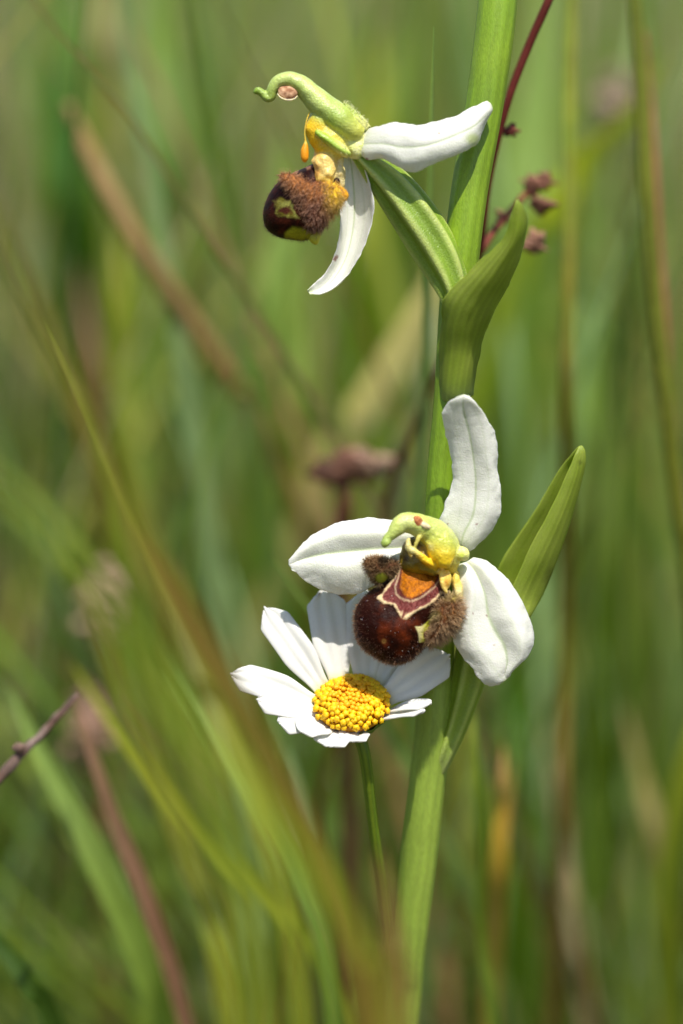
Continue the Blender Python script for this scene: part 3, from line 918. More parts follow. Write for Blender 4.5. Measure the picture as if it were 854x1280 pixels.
def granules(P, fs_, n, seed, parent, test):
    pts, nn = surf_samples(P, fs_, n, test, seed)
    R_ = np.random.RandomState(seed)
    V, f, c = [], [], []
    oc = np.array([(1, 0, 0), (-1, 0, 0), (0, 1, 0), (0, -1, 0), (0, 0, 1), (0, 0, -1)], float)
    of = [(0, 2, 4), (2, 1, 4), (1, 3, 4), (3, 0, 4), (2, 0, 5), (1, 2, 5), (3, 1, 5), (0, 3, 5)]
    for p in pts:
        b = len(V); r = .22 + .5 * R_.rand() ** 3
        q = p + R_.normal(0, .1, 3)
        for o_ in oc: V.append(q + o_ * r)
        f += [tuple(b + i for i in t) for t in of]
        c += [lin(226, 214, 196)] * 6
    o = mesh_obj('lip_sparkles', W(np.array(V)), f, M_COLUMN, parent, np.array(c))  # pale granules added to imitate the sparkle on the lip
    o['kind'] = 'stuff'


_, LLF = blob_geo(LO, (502, 776), 26, 36, 24, nr=130, ns=230, pw=.72)
granules(LLP, LLF, 170, 5, F2, lambda p, n: (n[:, 2] > .2) & (inpoly(p[:, :2], ORG) < 0))
# rim hairs of the lip
pts, nr_ = [], []
for k in range(900):
    tt_ = RS.uniform(.2, .70)
    q = ccr(LO, np.array([tt_]))[0]
    d = q - np.array([500, 778]); d /= np.linalg.norm(d)
    pl = 26 - .12 * (q[0] - 500) + .10 * (q[1] - 778)
    dep = RS.normal(0, 6)
    q = q - d * (1.0 + abs(dep) * .12)
    pts.append(np.array([q[0], q[1], pl + dep])); nr_.append(np.array([d[0], d[1], RS.normal(0, .4)]))
hairs('lip_hair', pts, nr_, 5.2, .33, F2, lambda p, R_: (lin(110, 70, 44), lin(190, 150, 110)), seed=41)
# short velvet over the outer part of the lip, thinning out towards its middle
scatter_hair_lobe(LLP, LLF, 2600, 2.6, .22, F2, lambda p, n: (n[:, 2] > -.2) & (inpoly(p[:, :2], LO) < 4 + 16 * RS.rand(len(p)) ** 2) & (p[:, 1] > 735),
                  lambda p: lin(58, 24, 12), lambda p: lin(128, 76, 46), (0, .6, 0), 24)
# right side lobe, felted
LR = [(566, 744), (556, 746), (546, 750), (540, 758), (541, 770), (540, 782), (536, 795), (531, 808), (540, 808), (552, 801), (563, 793), (572, 780), (578, 766), (577, 752), (573, 745)]


def lr_col(P):
    n = fbm(P, .08, 3)
    c = mixc(lin(138, 92, 48), lin(104, 58, 34), np.clip(.4 + n, 0, 1))
    c = mixc(c, lin(182, 172, 84), sstep(756, 744, P[:, 1]))
    c = mixc(c, lin(150, 152, 50), .8 * sstep(10, 2, np.hypot(P[:, 0] - 544, P[:, 1] - 770)))
    return c


LRs = (np.array(LR, float) - (557, 774)) * .88 + (557, 774)
SR, SRP = blob('side_lobe', LRs, (557, 774), 34, 22, 16, M_LOBE, F2, lr_col, nr=50, ns=90, lump=2, seed=5)
_, SRF = blob_geo(LRs, (557, 774), 34, 22, 16, nr=50, ns=90)
scatter_hair_lobe(SRP, SRF, 4200, 10, .27, F2, lambda p, n: n[:, 2] > -.6,
                  lambda p: lr_col(np.array([p]))[0] * .9, lambda p: lr_col(np.array([p]))[0] * .25 + lin(236, 200, 150) * .75, (.1, .35, .1), 22)
# left side lobe
LF = [(457, 700), (456, 706), (460, 714), (466, 724), (471, 730), (480, 728), (490, 718), (498, 708), (497, 703), (486, 700), (474, 698), (464, 698)]


def lf_col(P):
    n = fbm(P, .08, 3)
    c = mixc(lin(112, 76, 46), lin(84, 52, 34), np.clip(.4 + n, 0, 1))
    return mixc(c, lin(150, 154, 44), sstep(9, 3, np.hypot((P[:, 0] - 477) * .8, (P[:, 1] - 722))))


SF, SFP = blob('side_lobe', LF, (475, 711), 42, 12, 10, M_LOBE, F2, lf_col, nr=36, ns=60, lump=1.5, seed=6)
_, SFF = blob_geo(LF, (475, 711), 42, 12, 10, nr=36, ns=60)
scatter_hair_lobe(SFP, SFF, 2200, 6.5, .27, F2, lambda p, n: (n[:, 2] > -.6) & (np.hypot((p[:, 0] - 477) * .8, p[:, 1] - 723) > 6),
                  lambda p: lf_col(np.array([p]))[0] * .8, lambda p: lin(170, 136, 92), (-.2, -.1, 0), 23)

# ------------------------------------------------------------------ the daisy
dz = -8
dpath = [(443, 905, dz - 14), (451, 925, dz - 16), (457, 950, dz - 22), (463, 1000, dz - 44), (470, 1060, dz - 74), (478, 1110, dz - 104), (486, 1180, dz - 146), (496, 1290, dz - 206)]
dw = W(dpath)
dbase = np.array([dw[-1][0] + .7, dw[-1][1] + 1.2, -0.6])
dw = np.vstack([dw, dw[-1] * .55 + dbase * .45 + np.array([.1, 0, 0]), dbase])
daisy = empty('daisy', dbase)
tag(daisy, 'white daisy with a domed yellow centre, half shaded below the lower orchid flower', 'daisy')
tube('stem', dw, np.array([10, 7.5, 7, 6.6, 6.6, 6.8, 7, 7.5, 8, 9]) * S, M_STEM, daisy,
     lambda t, a, V: mixc(lin(120, 140, 30), lin(86, 112, 24), .5 + .5 * np.cos(6 * a)) * (1 + .1 * fbm(V, 2, 1))[:, None], n=100, sides=24, ribs=6, ribamp=.06, px=False)

# disc: dome whose axis leans towards the viewer
DC = np.array([440., 884., dz])
AX = np.array([-.03, -.70, .71]); AX /= np.linalg.norm(AX)          # px space, y down
E1 = np.array([1., 0, 0]); E1 -= AX * (E1 @ AX); E1 /= np.linalg.norm(E1)
E2 = np.cross(AX, E1)
RD = 46.0
P, fs = [], []
nr2, ns2 = 18, 48
for i in range(nr2 + 1):
    ph = (math.pi / 2) * i / nr2
    for k in range(ns2):
        th = 2 * math.pi * k / ns2
        P.append(DC + (E1 * math.cos(th) + E2 * math.sin(th)) * RD * .95 * math.sin(ph) + AX * 24 * math.cos(ph))
P.append(DC - AX * 12)
for i in range(nr2):
    for k in range(ns2):
        a, b = i * ns2 + k, i * ns2 + (k + 1) % ns2
        fs.append((a, a + ns2, b + ns2, b))
for k in range(ns2):
    fs.append(((nr2) * ns2 + k, len(P) - 1, (nr2) * ns2 + (k + 1) % ns2))
disc = mesh_obj('disc', W(np.array(P)), fs, M_FLORET, daisy, np.tile(lin(196, 130, 10), (len(P), 1)), origin=W(DC)[0], recalc=False)
# one floret: small five-lobed bell, copied over the dome on the golden angle
def floret_mesh(closed, seed):
    R_ = np.random.RandomState(seed)
    V, f, c = [], [], []
    prof = [(2.6, 0), (3.2, 3), (4.1, 5.6), (4.3, 7.4), (3.1, 9.2), (1.3, 9.8)] if closed else [(2.6, 0), (3.3, 2.5), (4.5, 5.0), (4.9, 7.2), (3.6, 9.4), (1.4, 10.0)]
    ns_ = 10
    for r_, h in prof:
        for k in range(ns_):
            th = 2 * math.pi * k / ns_
            rr = r_ * (1 + (.12 if k % 2 == 0 else -.10) * (h > 4))
            hh = h + (.5 if k % 2 == 0 else -.4) * (h > 5)
            V.append((rr * math.cos(th) * S, rr * math.sin(th) * S, hh * S))
            c.append((lin(196, 126, 4) if h < 6 else lin(238, 172, 10)) if closed else (lin(206, 140, 4) if h < 6 else lin(244, 192, 14)))  # inner florets deeper orange: shade on the disc put into the colour
    for i in range(len(prof) - 1):
        for k in range(ns_):
            f.append((i * ns_ + k, i * ns_ + (k + 1) % ns_, (i + 1) * ns_ + (k + 1) % ns_, (i + 1) * ns_ + k))
    f.append(tuple(range((len(prof) - 1) * ns_, len(prof) * ns_)))
    me = bpy.data.meshes.new('disc_floret')
    me.from_pydata(V, [], f)
    a = me.color_attributes.new('Col', 'FLOAT_COLOR', 'POINT')
    for i_, x in enumerate(c): a.data[i_].color = (*x, 1)
    me.polygons.foreach_set('use_smooth', [True] * len(me.polygons))
    me.materials.append(M_FLORET)
    return me


fm = [floret_mesh(True, 1), floret_mesh(False, 2)]
AXw = (W(DC + AX * 10)[0] - W(DC)[0])
NF = 195
for k in range(NF):
    rr = math.sqrt((k + .5) / NF)
    th = k * 2.399963
    sn = rr * .985
    cs = math.sqrt(max(0, 1 - sn * sn))
    rad_dir = E1 * math.cos(th) + E2 * math.sin(th)
    pos = DC + rad_dir * (RD * .95 * sn - 1) + AX * (24 * cs - 3)
    nrm = rad_dir * sn * 20 * .9 / 20 * .8 + AX * (cs * 1.0 + .25)
    nrm += np.array([rnd.gauss(0, .16), rnd.gauss(0, .16), rnd.gauss(0, .16)])
    pos = pos + rad_dir * rnd.gauss(0, .7) + AX * rnd.gauss(0, .7)
    nw = W(pos + nrm * 5)[0] - W(pos)[0]
    o = bpy.data.objects.new('disc_floret', fm[1] if rr > .62 else fm[0])
    SC.collection.objects.link(o)
    o.parent = disc
    o.location = W(pos)[0] - ORIGIN[disc.name]
    s_ = (.94 if rr > .45 else .80) * rnd.uniform(.8, 1.1)
    o.rotation_mode = 'QUATERNION'
    o.rotation_quaternion = Vector(nw).to_track_quat('Z', 'Y') @ Matrix.Rotation(rnd.uniform(0, 6.28), 3, 'Z').to_quaternion()
    o.scale = (s_, s_, s_)
# green cup below the disc
P, fs = [], []
for i in range(9):
    t = i / 8
    r_ = 44 * math.sin(math.pi / 2 * (1 - t)) ** .6 + 7 * t
    for k in range(40):
        th = 2 * math.pi * k / 40
        rr = r_ * (1 + .03 * math.cos(13 * th))
        P.append(DC + (E1 * math.cos(th) + E2 * math.sin(th)) * rr - AX * (3 + 22 * t))
for i in range(8):
    for k in range(40):
        a, b = i * 40 + k, i * 40 + (k + 1) % 40
        fs.append((a, a + 40, b + 40, b))
fs.append(tuple(range(320, 360)))
mesh_obj('involucre', W(np.array(P)), fs, M_STEM, daisy, np.tile(lin(96, 118, 40), (360, 1)))


def ray(base, tip, wid, nrm, droop=0.0, seed=0, tiltw=0.0, cup=3.0):
    base = np.array(base, float); tip = np.array(tip, float)
    ax = tip - base; L_ = np.linalg.norm(ax)
    nrm = np.array(nrm, float); nrm /= np.linalg.norm(nrm)
    sd = np.cross(ax, nrm); sd /= np.linalg.norm(sd)
    up = np.cross(sd, ax); up /= np.linalg.norm(up)
    if up @ nrm < 0: up = -up
    R_ = np.random.RandomState(seed)
    nv, nu = 44, 26
    P = np.zeros((nv, nu, 3))
    ph = R_.uniform(0, 6.28)
    for j in range(nv):
        v = j / (nv - 1)
        prof = wid * (.50 + .50 * sstep(0, .45, v)) * (1 - .06 * v) * (max(0.0, 1 - max(0, (v - .76) / .24) ** 2.8 * .74))
        for i in range(nu):
            u = i / (nu - 1) * 2 - 1
            teeth = 1 - .03 * (1 - math.cos(u * math.pi * 1.5 * 2)) * .5 * sstep(.75, 1, v) - .07 * u * u * sstep(.8, 1, v)
            vv = v * teeth
            q = base + ax * vv + up * (droop * math.sin(math.pi * v) * L_ + 0)
            q = q + sd * (prof * u * .5)
            q = q + up * (cup * (u * u - .3) * math.sin(math.pi * min(1, v + .15)) + .8 * math.cos(u * math.pi * 3.0) * sstep(0, .3, v)
                          + 1.8 * noise.noise(Vector((v * 2.5 + seed, u * 1.2, ph))) + 2.0 * sstep(.85, 1, v) * noise.noise(Vector((u * 2, seed, 4))))
            P[j, i] = q
    UU, VV = np.meshgrid(np.linspace(0, 1, nu), np.linspace(0, 1, nv))
    Wd = W(P.reshape(-1, 3)).reshape(P.shape)
    V, f = grid_solid(Wd, 3.2, .35)
    u, v = UU.ravel(), VV.ravel()
    base_c = np.tile(np.array([.79, .78, .72]), (len(u), 1))
    c = base_c * (1 - .05 * (.5 - .5 * np.cos((u * 2 - 1) * np.pi * 3)))[:, None]
    c = mixc(c, lin(214, 214, 150), .6 * sstep(.14, 0, v))
    return mesh_obj('ray_petal', V, f, M_DAISY, daisy, np.vstack([c, c]), recalc=True)


# back row first
ray((456, 852, dz - 26), (458, 736, dz - 46), 54, (0, -.35, .94), .04, 1)
ray((424, 852, dz - 24), (404, 734, dz - 44), 52, (.05, -.35, .94), .03, 2)
ray((404, 862, dz - 14), (330, 758, dz - 30), 44, (-.1, -.4, .9), .03, 3)
ray((474, 858, dz - 24), (540, 768, dz - 42), 50, (.1, -.4, .9), .03, 4)
ray((482, 872, dz - 14), (563, 818, dz - 12), 50, (.3, -.35, .88), .02, 5)
ray((484, 890, dz - 4), (540, 880, dz + 30), 38, (.25, -.85, .46), .05, 6)
ray((474, 900, dz + 8), (532, 888, dz + 40), 30, (.3, -.8, .5), .03, 12)
ray((396, 880, dz - 4), (287, 842, dz - 6), 42, (-.22, -.5, .83), .05, 7)
ray((396, 892, dz + 2), (320, 874, dz + 14), 42, (-.2, -.6, .77), .05, 8)
ray((406, 902, dz + 6), (346, 902, dz + 28), 48, (-.2, -.6, .78), .06, 9)
ray((416, 908, dz + 12), (372, 912, dz + 44), 44, (-.15, -.7, .68), .05, 15)
ray((428, 912, dz + 14), (408, 934, dz + 52), 46, (-.05, -.75, .65), .07, 10)
ray((448, 912, dz + 12), (438, 927, dz + 46), 40, (.0, -.78, .6), .05, 11)


# ------------------------------------------------------------------ grass, stalks and the rest behind and in front
def ground_ext(pts, keep=.6):
    a, b = pts[-2], pts[-1]
    d = b - a
    dz_ = max(-d[2], 1e-3)
    off = d[:2] / dz_ * b[2] * keep
    off = np.clip(off, -14, 14)
    m = np.array([b[0] + off[0] * .6, b[1] + off[1] * .6, b[2] * .45])
    g = np.array([b[0] + off[0], b[1] + off[1], -0.4])
    return np.vstack([pts, m, g])


def px_path(ctrl):
    return np.vstack([W((x, y, -d / S)) for x, y, d in ctrl])


def blade_geo(path, wmax, n=26, fold=.25, face=None, tipw=.04, curvew=None, twist=0.0):
    """leaf blade along world path (tip first, base last)"""
    t = np.linspace(0, 1, n)
    C = cr(path, t)
    T = np.gradient(C, axis=0); T /= np.linalg.norm(T, axis=1, keepdims=True)
    face = np.array(face if face is not None else (-F))
    V, tt = [], []
    for i in range(n):
        sd = np.cross(T[i], face); sd /= (np.linalg.norm(sd) + 1e-9)
        up = np.cross(sd, T[i])
        ang = twist * (t[i] - .5)
        sd, up = sd * math.cos(ang) + up * math.sin(ang), up * math.cos(ang) - sd * math.sin(ang)
        ww = wmax * .5 * (tipw + (1 - tipw) * min(1, t[i] / .35) ** .7) * (1 - .35 * max(0, t[i] - .6) / .4)
        for k, u in enumerate((-1, -.55, 0, .55, 1)):
            V.append(C[i] + sd * ww * u + up * ww * fold * (abs(u) - .5))
            tt.append((t[i], u))
    fs = [(i * 5 + k, i * 5 + k + 1, (i + 1) * 5 + k + 1, (i + 1) * 5 + k) for i in range(n - 1) for k in range(4)]
    return np.array(V), fs, np.array(tt)


def blade(label, ctrl, width, c0, c1, cat='grass blade', group=None, name='wild_grass', fold=.25, face=None, twist=0.0, mt=None, keep=.6):
    """ctrl (x, y, cm behind the flowers) from the tip down; grows out of the ground"""
    path = ground_ext(px_path(ctrl), keep)
    V, fs, tt = blade_geo(path, width, n=34, fold=fold, face=face, twist=twist)
    n = fbm(V, .5, len(label) * .37)
    f = np.clip(tt[:, 0] * 1.1 - .1 + .5 * n, 0, 1)
    c = mixc(c0, c1, f) * (1 - .15 * (np.abs(tt[:, 1]) < .2))[:, None]
    o = mesh_obj(name, V, fs, mt or M_GRASS, None, c, origin=path[-1])
    tag(o, label, cat, group, 'thing')
    return o


def stalk(label, ctrl, rad, c0, c1, cat='grass stalk', group=None, name='grass_stalk', mt=None, root=True, keep=.6, tip=.5):
    path = px_path(ctrl)
    if root: path = ground_ext(path, keep)
    r = np.full(len(path), rad); r[0] = rad * tip
    t_ = empty(name, path[-1])
    tag(t_, label, cat, group, 'thing')
    tube('culm', path, r, mt or M_DRY, t_, lambda t, a, V: mixc(c0, c1, np.clip(t + .4 * fbm(V, .8, rad * 30), 0, 1)), n=60, sides=10, px=False)
    return t_


GB = lin(144, 168, 62); GT = lin(156, 182, 94); GY = lin(180, 184, 54); GD = lin(76, 104, 36); STRAW = lin(184, 160, 116); BRN = lin(140, 96, 56)
RED = lin(110, 58, 44); PINK = lin(168, 128, 104); OLV = lin(128, 128, 40); PALE = lin(178, 178, 140)

# dark red stalk with dried florets passing behind the orchid
rs = stalk('thin dark red stalk with shrivelled brown florets, crossing behind the orchid stem',
           [(700, -40, 1.0), (686, 0, 1.0), (660, 60, 1.1), (634, 130, 1.2), (612, 220, 1.5), (598, 320, 2.0), (575, 400, 3.0), (540, 480, 4.4), (505, 570, 5.4), (478, 650, 6.0)],
           .048, lin(104, 40, 34), lin(112, 52, 36), cat='dry stalk', name='dry_stalk')
tube('branch', px_path([(600, 315, 2.0), (618, 288, 2.3), (640, 262, 2.6), (662, 238, 2.9), (684, 222, 3.1)]), [.05, .045, .04, .035, .03], M_DRY, rs,
     lambda t, a, V: np.tile(lin(124, 66, 50), (len(t), 1)), n=24, sides=8, px=False)


def dried(cx, cy, d, rx, ry, parent, seed, c=lin(142, 98, 78), nm='dried_floret'):
    w0 = -d / S
    o, _ = blob(nm, ell(cx, cy, rx, ry, seed), (cx, cy), w0, min(rx, ry), min(rx, ry), M_DRY, parent,
                lambda P: mixc(c, c * .45, np.clip(.5 + 1.2 * fbm(P, .12, seed), 0, 1)), nr=16, ns=24, lump=5, seed=seed)
    R_ = np.random.RandomState(int(seed * 10))
    for k in range(4):
        a = R_.uniform(0, 6.28)
        tx, ty = cx + math.cos(a) * rx * 1.5, cy + math.sin(a) * ry * 1.4
        p = np.array([[(cx - 2, cy, w0), (cx, cy + 2, w0 + 4), (cx + 2, cy, w0)], [((cx + tx) / 2 - 6, (cy + ty) / 2 - 3, w0 + 5), ((cx + tx) / 2, (cy + ty) / 2, w0 + 12), ((cx + tx) / 2 + 6, (cy + ty) / 2 + 4, w0 + 5)],
                      [(tx - 2, ty, w0 + 4), (tx, ty, w0 + 6), (tx + 2, ty + 1, w0 + 4)]])
        loft('dried_petal', p, M_DRY, o, lambda u, v, P: np.tile(c * R_.uniform(.7, 1.2), (len(u), 1)), nu=8, nv=10, thick=3, seed=seed + k, wob=1.5)
    return o


dried(665, 232, 2.9, 13, 9, rs, 1.3)
dried(680, 226, 3.0, 12, 8, rs, 2.1)
dried(676, 256, 2.9, 14, 9, rs, .4)
dried(668, 304, 2.7, 12, 14, rs, 2.9, c=lin(160, 118, 96))
dried(630, 270, 2.6, 8, 6, rs, 1.9)
dried(638, 162, 1.6, 6, 8, rs, .9, c=lin(120, 60, 50))

# brown seed head left of the orchid stem
sh = stalk('brown shrivelled seed head on a reddish stalk, level with the upright sepal', [(432, 600, 6.0), (430, 640, 6.2), (428, 700, 6.6), (430, 780, 7.0)], .10, lin(120, 72, 56), lin(108, 80, 50),
           cat='seed head', name='seed_head')
for k, (cx, cy, rx, ry) in enumerate([(408, 590, 18, 14), (430, 580, 18, 16), (452, 576, 18, 13), (474, 583, 16, 13), (425, 600, 16, 10), (446, 594, 18, 9)]):
    dried(cx, cy, 5.8 + .15 * k, rx, ry, sh, .7 + k * .61, c=[lin(104, 72, 56), lin(126, 88, 70), lin(176, 142, 120), lin(176, 146, 120), lin(96, 66, 50), lin(120, 84, 66)][k], nm='dried_floret')

for lab, x0, y0, d0, col_ in (('pale pinkish seed head in the left background above the twig', 128, 748, 11, lin(190, 160, 134)),
                              ('tan seed head low in the left background below the twig', 112, 905, 10, lin(176, 140, 118)),
                              ('brownish seed head in the right background beside the olive stalk', 768, 130, 16, lin(170, 148, 124))):
    q = stalk(lab, [(x0, y0, d0), (x0 + 4, y0 + 90, d0 + .4), (x0 + 10, y0 + 240, d0 + 1.4), (x0 + 14, y0 + 420, d0 + 3)], .07, lin(150, 124, 84), lin(120, 130, 60), cat='seed head', name='seed_head')
    for k in range(7):
        dried(x0 + 14 * math.sin(k * 2.1), y0 - 30 + k * 12, d0 + .2 * math.cos(k), 15, 12, q, .3 + k * .5 + x0 * .01, c=col_ * (.8 + .07 * k))
R5 = np.random.RandomState(3)
for lab, gx, gy, wdt in (('curled pinkish dry leaf lying low at the left edge', -8.2, 31, 3.4), ('dry tan leaf on the ground seen right of the orchid stem foot', 2.6, 30, 3.2),
                         ('dry brown leaf on the ground seen at the bottom left, beside the pinkish one', -5.2, 28, 3.0), ('dry tan leaf on the ground toward the bottom right corner', 7.6, 30, 3.6)):
    n_ = 14
    V, fs = [], []
    for j in range(n_):
        for i in range(n_):
            u, v = i / (n_ - 1) * 2 - 1, j / (n_ - 1)
            ww_ = wdt * .42 * math.sin(math.pi * (v * .94 + .03)) ** .7
            V.append((gx + u * ww_, gy + (v - .5) * wdt * 1.5, 1.0 + 1.5 * abs(u) ** 2 + 1.8 * v + .4 * noise.noise(Vector((u * 2, v * 3, gx)))))
    fs = [(j * n_ + i, j * n_ + i + 1, (j + 1) * n_ + i + 1, (j + 1) * n_ + i) for j in range(n_ - 1) for i in range(n_ - 1)]
    o = mesh_obj('dry_leaf', V, fs, M_DRY, None, mixc(lin(196, 160, 136), lin(150, 110, 84), np.clip(.5 + fbm(np.array(V), .6, gx), 0, 1)), origin=(gx, gy, .5))
    tag(o, lab, 'dry leaf', 'dry leaves on the ground', 'thing')

# background blades and stalks, each traced where it stands
B = blade
gg = 'blurred grass blades behind the flowers'
B('broad straw coloured blade slanting down left behind the orchid stem', [(585, 250, 7.8), (545, 350, 9.1), (500, 440, 10.4), (450, 520, 11.7), (400, 600, 13.0)], .50, lin(214, 200, 172), lin(204, 190, 164), group=gg)
B('pale greyish blade standing close left of the orchid stem above the lower flower', [(548, 380, 7.8), (528, 480, 7.8), (505, 560, 8.5), (488, 650, 9.1), (475, 760, 10.4)], .34, PALE, lin(160, 150, 120), group=gg)
B('smooth blue green blade below the upper flower, its lip overhead', [(352, 170, 13.0), (350, 280, 13.0), (344, 400, 13.0), (338, 520, 13.7), (330, 700, 15.6)], .55, GT, GB, group=gg)
B('yellow green blade right of the blue green one, under the crescent sepal', [(385, 310, 14.3), (382, 420, 14.3), (376, 520, 14.3), (372, 620, 15.6), (366, 760, 16.9)], .42, lin(140, 160, 76), GB, group=gg)
stalk('brown stalk slanting down right across the upper left background', [(85, 130, 9.1), (120, 210, 9.1), (170, 300, 9.1), (230, 390, 9.6), (290, 480, 10.4), (350, 580, 11.7)], .13, lin(156, 128, 84), lin(166, 130, 80), group='dry stalks behind the flowers', cat='dry stalk')
B('wide teal green blade right of the orchid stem tip', [(690, -60, 16.9), (680, 60, 16.9), (665, 180, 16.9), (655, 300, 16.9), (650, 440, 18.2), (640, 600, 19.5)], .85, GT, GT, group=gg)
B('yellow green blade slanting up right beyond the upper bract', [(830, 70, 10.4), (780, 150, 10.9), (725, 210, 11.7), (680, 280, 13.0), (640, 360, 14.3)], .36, GY, GB, group=gg)
stalk('upright yellow green stalk with a reddish middle, right of the folded bract', [(716, -60, 5.5), (712, 100, 5.5), (711, 300, 5.5), (709, 500, 5.9), (706, 700, 7.8), (704, 900, 8.6), (698, 1080, 9.1), (686, 1290, 10.4)], .085, lin(130, 150, 50), lin(150, 100, 50), group='stalks behind the flowers')
stalk('tall olive stalk curving down along the right edge of the photo', [(790, -60, 4.4), (800, 80, 4.4), (808, 220, 4.4), (818, 360, 4.5), (833, 500, 4.7), (848, 640, 5.1), (866, 780, 5.5)], .10, lin(104, 112, 36), lin(118, 122, 36), group='stalks behind the flowers')
stalk('thin reddish stalk right beside the tall olive stalk', [(806, 40, 5.1), (815, 160, 5.1), (822, 280, 5.0), (832, 420, 5.0), (842, 560, 5.2), (860, 700, 5.5)], .055, lin(150, 100, 70), lin(140, 90, 60), group='stalks behind the flowers')
B('straw and green blade low at the right edge, leaning outward', [(780, 880, 11.7), (800, 960, 11.7), (826, 1060, 11.7), (845, 1180, 13.0), (856, 1290, 14.3)], .26, STRAW, GY, group=gg)
B('light green blade at the right edge above the corner', [(905, 780, 7.8), (880, 880, 7.8), (850, 990, 8.3), (836, 1120, 9.1), (838, 1290, 10.4)], .30, GY, GB, group=gg)
B('orange brown blade below the hanging sepal', [(630, 930, 6.2), (628, 1000, 6.2), (624, 1080, 7.8), (618, 1180, 8.5), (612, 1290, 9.1)], .22, lin(190, 150, 84), lin(156, 150, 60), group=gg)
B('thin orange tinged blade leaning beside the orange brown one', [(640, 950, 8.3), (632, 1020, 8.3), (620, 1100, 8.3), (616, 1200, 9.1), (616, 1290, 9.1)], .14, lin(196, 150, 84), GY, group=gg)
B('upright green blade just right of the lower orchid stem', [(592, 880, 4.4), (596, 960, 4.4), (600, 1060, 4.7), (604, 1180, 5.3), (618, 1290, 5.5)], .14, lin(128, 150, 50), lin(110, 130, 40), group=gg)
B('blue green blade low behind the orange brown blade', [(690, 900, 18.2), (670, 1000, 18.2), (655, 1100, 18.2), (650, 1290, 19.5)], .9, GT, lin(110, 150, 100), group=gg)
B('straw blade rising low between the two lower right stalks', [(712, 1080, 7.8), (720, 1130, 7.8), (730, 1200, 8.3), (738, 1290, 9.1)], .16, STRAW, PINK, group=gg)
B('fresh green blade below the hanging sepal, far back', [(660, 830, 15.6), (655, 900, 15.6), (652, 980, 15.6), (650, 1080, 16.9)], .7, lin(96, 150, 40), GB, group=gg)
B('olive blade rising behind the folded bract', [(770, 420, 15.6), (762, 560, 15.6), (756, 700, 15.6), (750, 860, 16.9), (745, 1010, 18.2)], .6, lin(126, 146, 60), GB, group=gg)
B('green blade in the right background near the middle', [(690, 380, 18.2), (735, 480, 18.2), (770, 600, 18.2), (790, 760, 19.5), (800, 920, 20.8)], .7, GB, GB, group=gg)
B('pale tan blade tip at the top left edge of the photo', [(138, -60, 20.8), (134, 0, 20.8), (130, 70, 20.8), (126, 150, 22.1), (124, 260, 23.4)], .5, STRAW, GB, group=gg)
B('bright green blade left of the pale tan tip at the top left', [(92, -70, 19.5), (95, 60, 19.5), (102, 180, 19.5), (112, 320, 20.8), (118, 480, 22.1)], .55, lin(100, 148, 54), GB, group=gg)
B('grey green blade right of the pale tan tip at the top left', [(190, -60, 19.5), (200, 60, 19.5), (214, 200, 19.5), (230, 360, 20.8), (240, 540, 22.1)], .75, GT, lin(110, 140, 84), group=gg)
B('yellow green blade in the left background below the brown stalk', [(148, 290, 14.3), (150, 380, 14.3), (150, 480, 14.8), (148, 600, 15.6), (146, 720, 16.9)], .34, GY, GB, group=gg)
B('straw blade standing left of the yellow green one, upper left', [(100, 330, 15.6), (108, 400, 15.6), (116, 480, 15.6), (122, 580, 16.2), (126, 700, 16.9)], .3, PINK, BRN, group=gg)
B('green blade behind the seed head', [(470, 40, 18.2), (472, 160, 18.2), (466, 300, 18.2), (452, 460, 19.5), (440, 640, 20.8)], .6, GY, GB, group=gg)
B('teal blade behind the left petal of the lower flower', [(320, 420, 16.9), (318, 520, 16.9), (312, 640, 18.2), (306, 780, 19.5)], .6, GT, GT, group=gg)
B('grassy green blade at the top between flower and stem', [(520, -60, 16.9), (512, 60, 16.9), (506, 200, 16.9), (500, 360, 18.2)], .5, lin(120, 142, 50), GB, group=gg)

# in the lower left
B('wide blue green blade sweeping down right in the lower left corner', [(10, 860, 5.5), (60, 960, 5.5), (115, 1060, 5.6), (165, 1170, 6), (205, 1290, 6.5)], .36, GT, GB, group=gg)
B('dull pink blade running beside the wide blue green blade', [(92, 870, 4.6), (118, 950, 4.6), (150, 1040, 4.8), (190, 1140, 5), (235, 1290, 5.5)], .21, PINK, lin(150, 96, 80), group=gg)
B('dark green blade in the bottom left corner', [(-60, 1120, 4), (0, 1180, 4), (40, 1235, 4), (75, 1300, 4.4)], .26, GD, GD, group=gg)
B('pale green blade running behind the daisy stem', [(210, 830, 8), (270, 920, 8), (330, 1010, 8), (385, 1100, 8.5), (430, 1200, 9), (450, 1300, 9)], .34, GT, GB, group=gg)
B('yellow green blade crossing the lower left, behind the pink one', [(90, 830, 6), (160, 930, 6), (240, 1030, 6.4), (330, 1120, 7), (400, 1200, 7.6)], .24, GY, GB, group=gg)
B('pale straw blade close below the daisy', [(355, 960, 10), (368, 1040, 10), (385, 1120, 10), (400, 1210, 11)], .3, PALE, STRAW, group=gg)
B('green blade rising just below the daisy head', [(398, 930, 9), (410, 1010, 9), (420, 1100, 9), (428, 1200, 10)], .45, GB, GT, group=gg)
B('dark leaf blade in the left background, beside the brown stalk', [(60, 60, 18), (75, 160, 18), (90, 260, 18), (100, 380, 19)], .8, lin(70, 112, 30), GD, group=gg)

